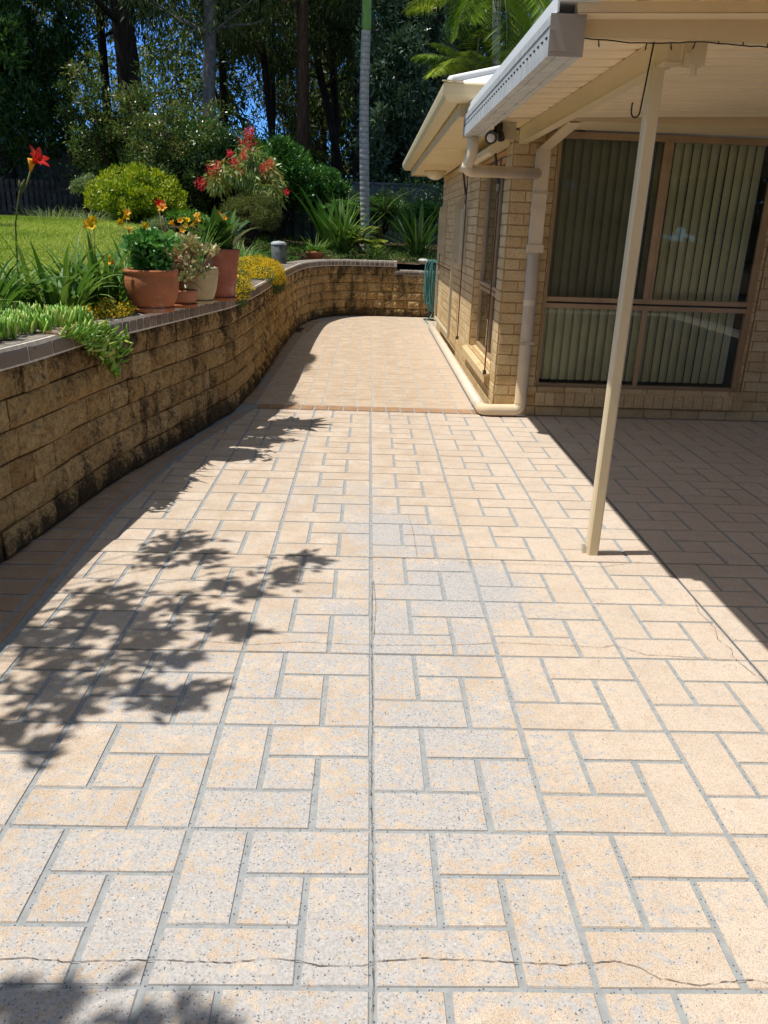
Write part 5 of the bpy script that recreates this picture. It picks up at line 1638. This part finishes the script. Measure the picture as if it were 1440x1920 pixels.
# strappy architectural plants behind the back wall
e_ = plant('strap_leaf_plant', 'large upright strap leaved plant left of the palm trunk', 'plant', (-.50, 15.1, 1.0), 'large strap leaved plants at the back wall')
blades('foliage', f_strap, [((-.50 + rnd.uniform(-.12, .12), 15.1 + rnd.uniform(-.1, .1), 1.0), rnd.uniform(0, 6.28), rnd.uniform(.75, 1.15), rnd.uniform(.05, .075), rnd.uniform(.05, .8), rnd.uniform(.1, .7), rnd.uniform(.1, .8)) for _ in range(46)], e_, 8)
e_ = plant('strap_leaf_plant', 'spiky strap leaved plant beside the hose at the house corner', 'plant', (.95, 15.0, 1.0), 'large strap leaved plants at the back wall')
blades('foliage', f_darkstrap, [((.88 + rnd.uniform(-.1, .1), 15.0 + rnd.uniform(-.1, .1), 1.0), rnd.uniform(0, 6.28), rnd.uniform(.8, 1.2), rnd.uniform(.03, .045), rnd.uniform(.02, 1.0), rnd.uniform(.1, .7), rnd.uniform(.1, .8)) for _ in range(60)], e_, 8)
e_ = plant('strap_leaf_plant', 'small tuft of straps on the back wall bed left of the large one', 'plant', (-.98, 14.75, .95), 'large strap leaved plants at the back wall')
blades('foliage', f_strap, strap_clump((-1.0, 14.8, .95), 55, .5, .02, .15), e_, 6)
e_ = plant('strap_leaf_plant', 'low grassy tuft between the two large strap plants', 'plant', (.12, 14.7, .95), 'large strap leaved plants at the back wall')
blades('foliage', f_strap, strap_clump((.1, 14.75, .95), 45, .34, .015, .12), e_, 6)
e_ = plant('banana_leaf_plant', 'plant with broad upright paddle leaves behind the large strap plant', 'plant', (-.8, 15.9, 1.05))
blades('foliage', f_shrub, [((-.8 + rnd.uniform(-.1, .1), 15.9 + rnd.uniform(-.1, .1), 1.05), rnd.uniform(2.3, 4.2) if k % 2 else rnd.uniform(0, 6.28), rnd.uniform(.8, 1.35), rnd.uniform(.11, .15), rnd.uniform(.05, .5), rnd.uniform(.05, .4), rnd.uniform(.4, 1)) for k in range(11)], e_, 8)

# palms
def frond(items, base, az, L, lean, arch, nl, ll, lw, t, droop=.5):
    """pinnate frond; items collects leaf quads; returns rachis points"""
    hx, hy = math.cos(az), math.sin(az)
    ang = lean; x = 0; z = 0; pts = []
    n = 14
    for i in range(n + 1):
        pts.append((base[0] + hx * x, base[1] + hy * x, base[2] + z, ang))
        ang += arch / n; x += math.sin(ang) * L / n; z += math.cos(ang) * L / n
    P = []; D = []; Ls = []
    for k in range(nl):
        f = .12 + .88 * k / nl
        i = min(n - 1, int(f * n)); g_ = f * n - i
        a = pts[i]; b = pts[i + 1]
        p = [a[q] * (1 - g_) + b[q] * g_ for q in range(3)]
        dr = np.array([b[q] - a[q] for q in range(3)]); dr /= np.linalg.norm(dr)
        for sd_ in (-1, 1):
            side = np.array([-hy, hx, 0]) * sd_
            d = side * 1.0 + dr * .55 + np.array([0, 0, -droop * rnd.uniform(.5, 1.2)])
            P.append(p); D.append(d); Ls.append(ll * math.sin(math.pi * (.12 + .86 * f)) ** .6 * rnd.uniform(.85, 1.1))
    P = np.array(P); D = np.array(D)
    nrm = np.tile(np.array([0, 0, 1.0]), (len(P), 1)) + rng.normal(size=P.shape) * .15
    # two-piece leaflets so that they bend
    Ls = np.array(Ls)
    Dn = unit(D)
    items.append((leafq(P, Dn, nrm, Ls, lw, .1, .35), np.clip(np.full(len(P), t) + rng.uniform(-.25, .25, len(P)), 0, 1)))
    return [p[:3] for p in pts]
def palm_crown(parent, c, nf, L, ll, lw, leans, name='frond', nl=46, azs=None, arch=(1.2, 2.0), mat=None, dr=.5):
    for k in range(nf):
        it = []
        az = azs[k] if azs else 2 * math.pi * k / nf + rnd.uniform(-.25, .25)
        pts = frond(it, c, az, L * rnd.uniform(.85, 1.1), rnd.uniform(*leans), rnd.uniform(*arch), nl, ll, lw, rnd.uniform(.2, .8), dr)
        f_ = quadmesh(name, it[0][0], it[0][1], mat or f_palm, parent)
        mb = MB(); mb.tube(pts, [.02 * (1 - .9 * i / (len(pts) - 1)) + .002 for i in range(len(pts))], 5, cap=False); mb.build('rachis', m_stem, f_, smooth=True)
pl = plant('bangalow_palm', 'slender palm with ringed grey trunk and green crownshaft', 'palm', (-.13, 16.0, 1.0))
mb = MB()
zs = np.linspace(1.0, 4.80, 70)
mb.tube([(-.125 - .028 * (z - 1.9) / 2.9 + .02 * math.sin(z * 1.3), 16.0, z) for z in zs], [.093 - .010 * (z - 1) / 3.8 + (.0028 if i % 2 else 0) for i, z in enumerate(zs)], 20, cap=False)
mb.build('trunk', m_palm, pl, smooth=True)
mb = MB(); mb.tube([(-.148, 16, 4.79), (-.15, 16, 4.85), (-.15, 16, 5.4), (-.15, 16, 5.9)], [.085, .088, .08, .05], 20); mb.build('crownshaft', m_crownshaft, pl, smooth=True)
palm_crown(pl, (-.15, 16, 5.9), 9, 2.0, .55, .035, (.2, .9))
p2 = plant('fan_of_fronds_palm', 'leafy palm with arching feathery fronds above the house roof', 'palm', (2.2, 15.0, 1.0))
mb = MB(); mb.tube([(2.3, 15.0, 1.0), (2.0, 15.0, 5.4)], .07, 16); mb.build('trunk', m_palm, p2, smooth=True)
palm_crown(p2, (2.0, 15.0, 5.35), 19, 1.8, .55, .020, (.3, 1.8), nl=92, arch=(.7, 1.5))
p3 = plant('fan_of_fronds_palm', 'lower palm with drooping yellowish fronds just above the eave corner', 'palm', (1.8, 14.9, 1.0))
mb = MB(); mb.tube([(1.85, 15.4, 1.0), (1.85, 15.4, 4.0)], .07, 14); mb.build('trunk', m_palm, p3, smooth=True)
palm_crown(p3, (1.75, 15.2, 3.95), 13, 1.2, .42, .018, (.3, 1.3), nl=70, arch=(.8, 1.6))
# clumping cane palms either side of the grey trunk
for (x, y, z, s, lab) in ((-.55, 16.6, 1.75, .75, 'fresh green cane palm left of the grey trunk'), (.28, 16.7, 1.75, .72, 'cane palm with glossy fronds right of the grey trunk'), (-.15, 15.2, 1.2, .5, 'small cane palm seedling in front of the grey trunk')):
    e_ = plant('cane_palm', lab, 'palm', (x, y, 1.05), 'low cane palms')
    mb = MB()
    for _ in range(5): mb.tube([(x + rnd.uniform(-.1, .1), y, 1.03), (x + rnd.uniform(-.2, .2), y, z)], .014, 6)
    mb.build('canes', m_stem, e_, smooth=True)
    palm_crown(e_, (x, y, z), 11, s, .26, .030, (.2, 1.2), nl=18, arch=(.7, 1.4), mat=f_shrub if s > .6 else f_palm, dr=.35)

# fences
def metal_fence(label, a, b, z0, z1, mat, group='fences behind the garden'):
    e_ = plant('metal_fence', label, 'fence', (a[0], a[1], z0), group)
    L = math.hypot(b[0] - a[0], b[1] - a[1]); ux, uy = (b[0] - a[0]) / L, (b[1] - a[1]) / L
    mb = MB(); V = []; F = []; s = 0; pr = []
    while s < L:
        pr += [(s, 0), (s + .09, 0), (s + .11, .035), (s + .17, .035), (s + .19, 0)]; s += .22
    for z in (z0, z1):
        for s_, d in pr: V.append((a[0] + ux * s_ + uy * d, a[1] + uy * s_ - ux * d, z))
    k = len(pr)
    F = [(i, i + 1, k + i + 1, k + i) for i in range(k - 1)]
    mb.add(V, F); mb.build('panel', mat, e_)
    for zz in (z0, z1 - .02):
        mb = MB(); mb.box(((a[0] + b[0]) / 2, (a[1] + b[1]) / 2, zz + .02), (L, .07, .045), math.atan2(uy, ux)); mb.build('rail', mat, e_)
    s = 0
    while s <= L:
        mb = MB(); mb.box((a[0] + ux * s, a[1] + uy * s, (z0 + z1) / 2 + .01), (.06, .075, z1 - z0 + .03), math.atan2(uy, ux)); mb.build('post', mat, e_)
        s += 2.38
metal_fence('blue grey ribbed metal fence behind the back garden bed', (-4.5, 19.0), (6.0, 19.0), .95, 2.42, m_colorbond)
metal_fence('shaded grey metal fence behind the far left lawn', (-13.0, 17.0), (-5.6, 23.0), 1.5, 3.15, m_fencegrey)
e_ = plant('paling_fence', 'low dark timber paling fence in front of the left metal fence', 'fence', (-6.5, 17.4, 1.4))
mb = MB()
for k in range(34):
    x = -8.9 + k * .1; mb.box((x, 17.0 + k * .05, 1.80 + rnd.uniform(-.015, .02)), (.075, .018, .82), .46)
mb.build('palings', m_paling, e_)
mb = MB(); mb.box((-7.25, 17.85, 2.0), (3.9, .03, .07), .46); mb.box((-7.25, 17.85, 1.55), (3.9, .03, .07), .46); mb.build('rail', m_paling, e_)
# old pots on the shaded side of the lawn
for (x, y, s, lab) in ((-6.45, 14.0, 1.0, 'weathered pot at the left end of the lawn in shade'), (-6.55, 14.5, .8, 'second shaded pot stacked behind the weathered one')):
    pot(lab, (x, y, gz(x, y)), [(.001, .0), (.10 * s, .0), (.14 * s, .25 * s), (.15 * s, .28 * s), (.14 * s, .28 * s), (.13 * s, .25 * s)], m_terra3, group='pots in the garden bed')

# ------------------------------------------------------------------ tree just outside the frame whose shadow falls on the paving
ov = plant('overhanging_tree', 'leafy branches overhanging the paving from the left garden', 'tree', (-3.6, 2.3, .9))
SH = [(-0.92, 3.55, 0.117), (-0.98, 3.35, 0.086), (-0.78, 3.36, 0.074), (-0.28, 3.39, 0.081), (-0.39, 3.17, 0.076), (-0.5, 3.0, 0.057), (-0.65, 3.08, 0.069), (-1.1, 2.95, 0.11), (-1.1, 2.72, 0.123), (-0.94, 2.73, 0.103), (-0.76, 2.87, 0.076), (-0.59, 2.74, 0.084), (-0.49, 2.68, 0.052), (-0.67, 2.46, 0.067), (-0.58, 2.25, 0.062), (-0.87, 2.49, 0.096), (-1.1, 2.48, 0.114), (-1.28, 2.59, 0.098), (-0.91, 2.28, 0.08), (-0.76, 2.25, 0.053), (-1.09, 2.24, 0.087), (-1.08, 2.03, 0.073), (-0.97, 1.93, 0.047), (-0.96, 2.12, 0.05), (-0.8, 2.63, 0.07), (-0.65, 2.16, 0.034), (-0.3, 1.13, 0.03), (-0.33, 1.11, 0.042), (-0.44, 1.12, 0.043), (-0.6, 1.18, 0.033), (-0.7, 1.18, 0.038), (-0.55, 1.12, 0.053), (-0.64, 1.12, 0.053)]
mb = MB(); Qs = []; Ts = []
k1 = math.cos(R(SUN_E)) / math.sin(R(SUN_E))
trunk_top = Vector((-3.5, 2.3, 2.9))
mb.tube([(-3.6, 2.3, .85), (-3.55, 2.3, 2.0), tuple(trunk_top), (-3.6, 2.2, 4.5)], [.10, .085, .075, .04], 10, cap=False)
for i, (gx_, gy_, gr) in enumerate(SH):
    H = 2.7 + .5 * rnd.random() if i < 26 else 3.6
    p = np.array([gx_ - H * k1 * math.cos(R(SUN_A)), gy_ - H * k1 * math.sin(R(SUN_A)), H])
    v = p - np.array(trunk_top)
    if i >= 26: p = p + np.array([-.02, -.05, 0])
    mid = np.array(trunk_top) + v * .5 + np.array([0, 0, .1])
    if i < 26: mb.tube([tuple(trunk_top), tuple(mid), tuple(p)], [.010, .006, .002], 5, cap=False)
    else: mb.tube([(-3.6, 2.0, 4.4), (-2.6, .8, 4.0), tuple(p)], [.02, .008, .002], 5, cap=False)
    dirh = unit(v[None] * np.array([1, 1, .2]))[0]
    n = int(16 + gr * gr * 5200) if i < 26 else int(12 + gr * gr * 3000)
    P = p + np.stack([rng.normal(0, gr * .55, n), rng.normal(0, gr * .62, n), rng.normal(0, .05, n)], 1)
    D = unit(np.tile(np.array([.8, .35, -.05]), (n, 1)) + rng.normal(size=(n, 3)) * .55)
    Nn = unit(np.tile(np.array([-.3, 0, 1.0]), (n, 1)) + rng.normal(size=(n, 3)) * .35)
    Qs.append(leafq(P, D, Nn,   .095 * rng.uniform(.7, 1.2, n), .036, .05)); Ts.append(rng.random(n))
mb.build('trunk', m_bark_brown, ov, smooth=True)
Q, T = cloud([((-4.4 + rnd.uniform(-.7, .5), 2.0 + rnd.uniform(-1.0, 1.2), 3.4 + rnd.uniform(0, 1.6)), (.45, .45, .35), 260, .4) for _ in range(26)], .09, .03)
quadmesh('crown', np.concatenate(Qs + [Q]), np.concatenate(Ts + [T]), f_broad, ov)

# small fallen leaves and grit on the paving
mb = MB()
P = []; 
n = 60
x = rng.uniform(-.9, 1.2, n); y = rng.uniform(1.1, 6, n)
P = np.stack([x, y, np.full(n, .008)], 1)
Q = leafq(P, unit(np.stack([rng.normal(size=n), rng.normal(size=n), rng.uniform(0, .15, n)], 1)), np.tile([0, 0, 1.0], (n, 1)), rng.uniform(.004, .012, n), rng.uniform(.002, .005, n), .3)
tag(quadmesh('leaf_litter', Q, rng.random(n), foliage('f_litter', [(.12, .05, .02), (.06, .03, .02)], 0, .9, .1)), 'tiny dry leaf scraps scattered on the paving', 'leaf litter', kind='stuff')

# added behind the viewpoint, unseen: leafy mass that darkens the window reflections
cl_ = []
for k in range(480):
    cl_.append(((rng.uniform(-9, 20), rng.uniform(-9.8, -8.4), rng.uniform(.2, 9.5)), (.9, .6, .9), 210, rng.uniform(.1, .6)))
Q, T = cloud(cl_, .30, .16, shell=.3)
e_ = plant('added_hedge', 'tall dark leafy mass added behind the camera to darken window reflections', 'added_hedge', (0, -9, 0))
quadmesh('foliage', Q, T, f_dark, e_)
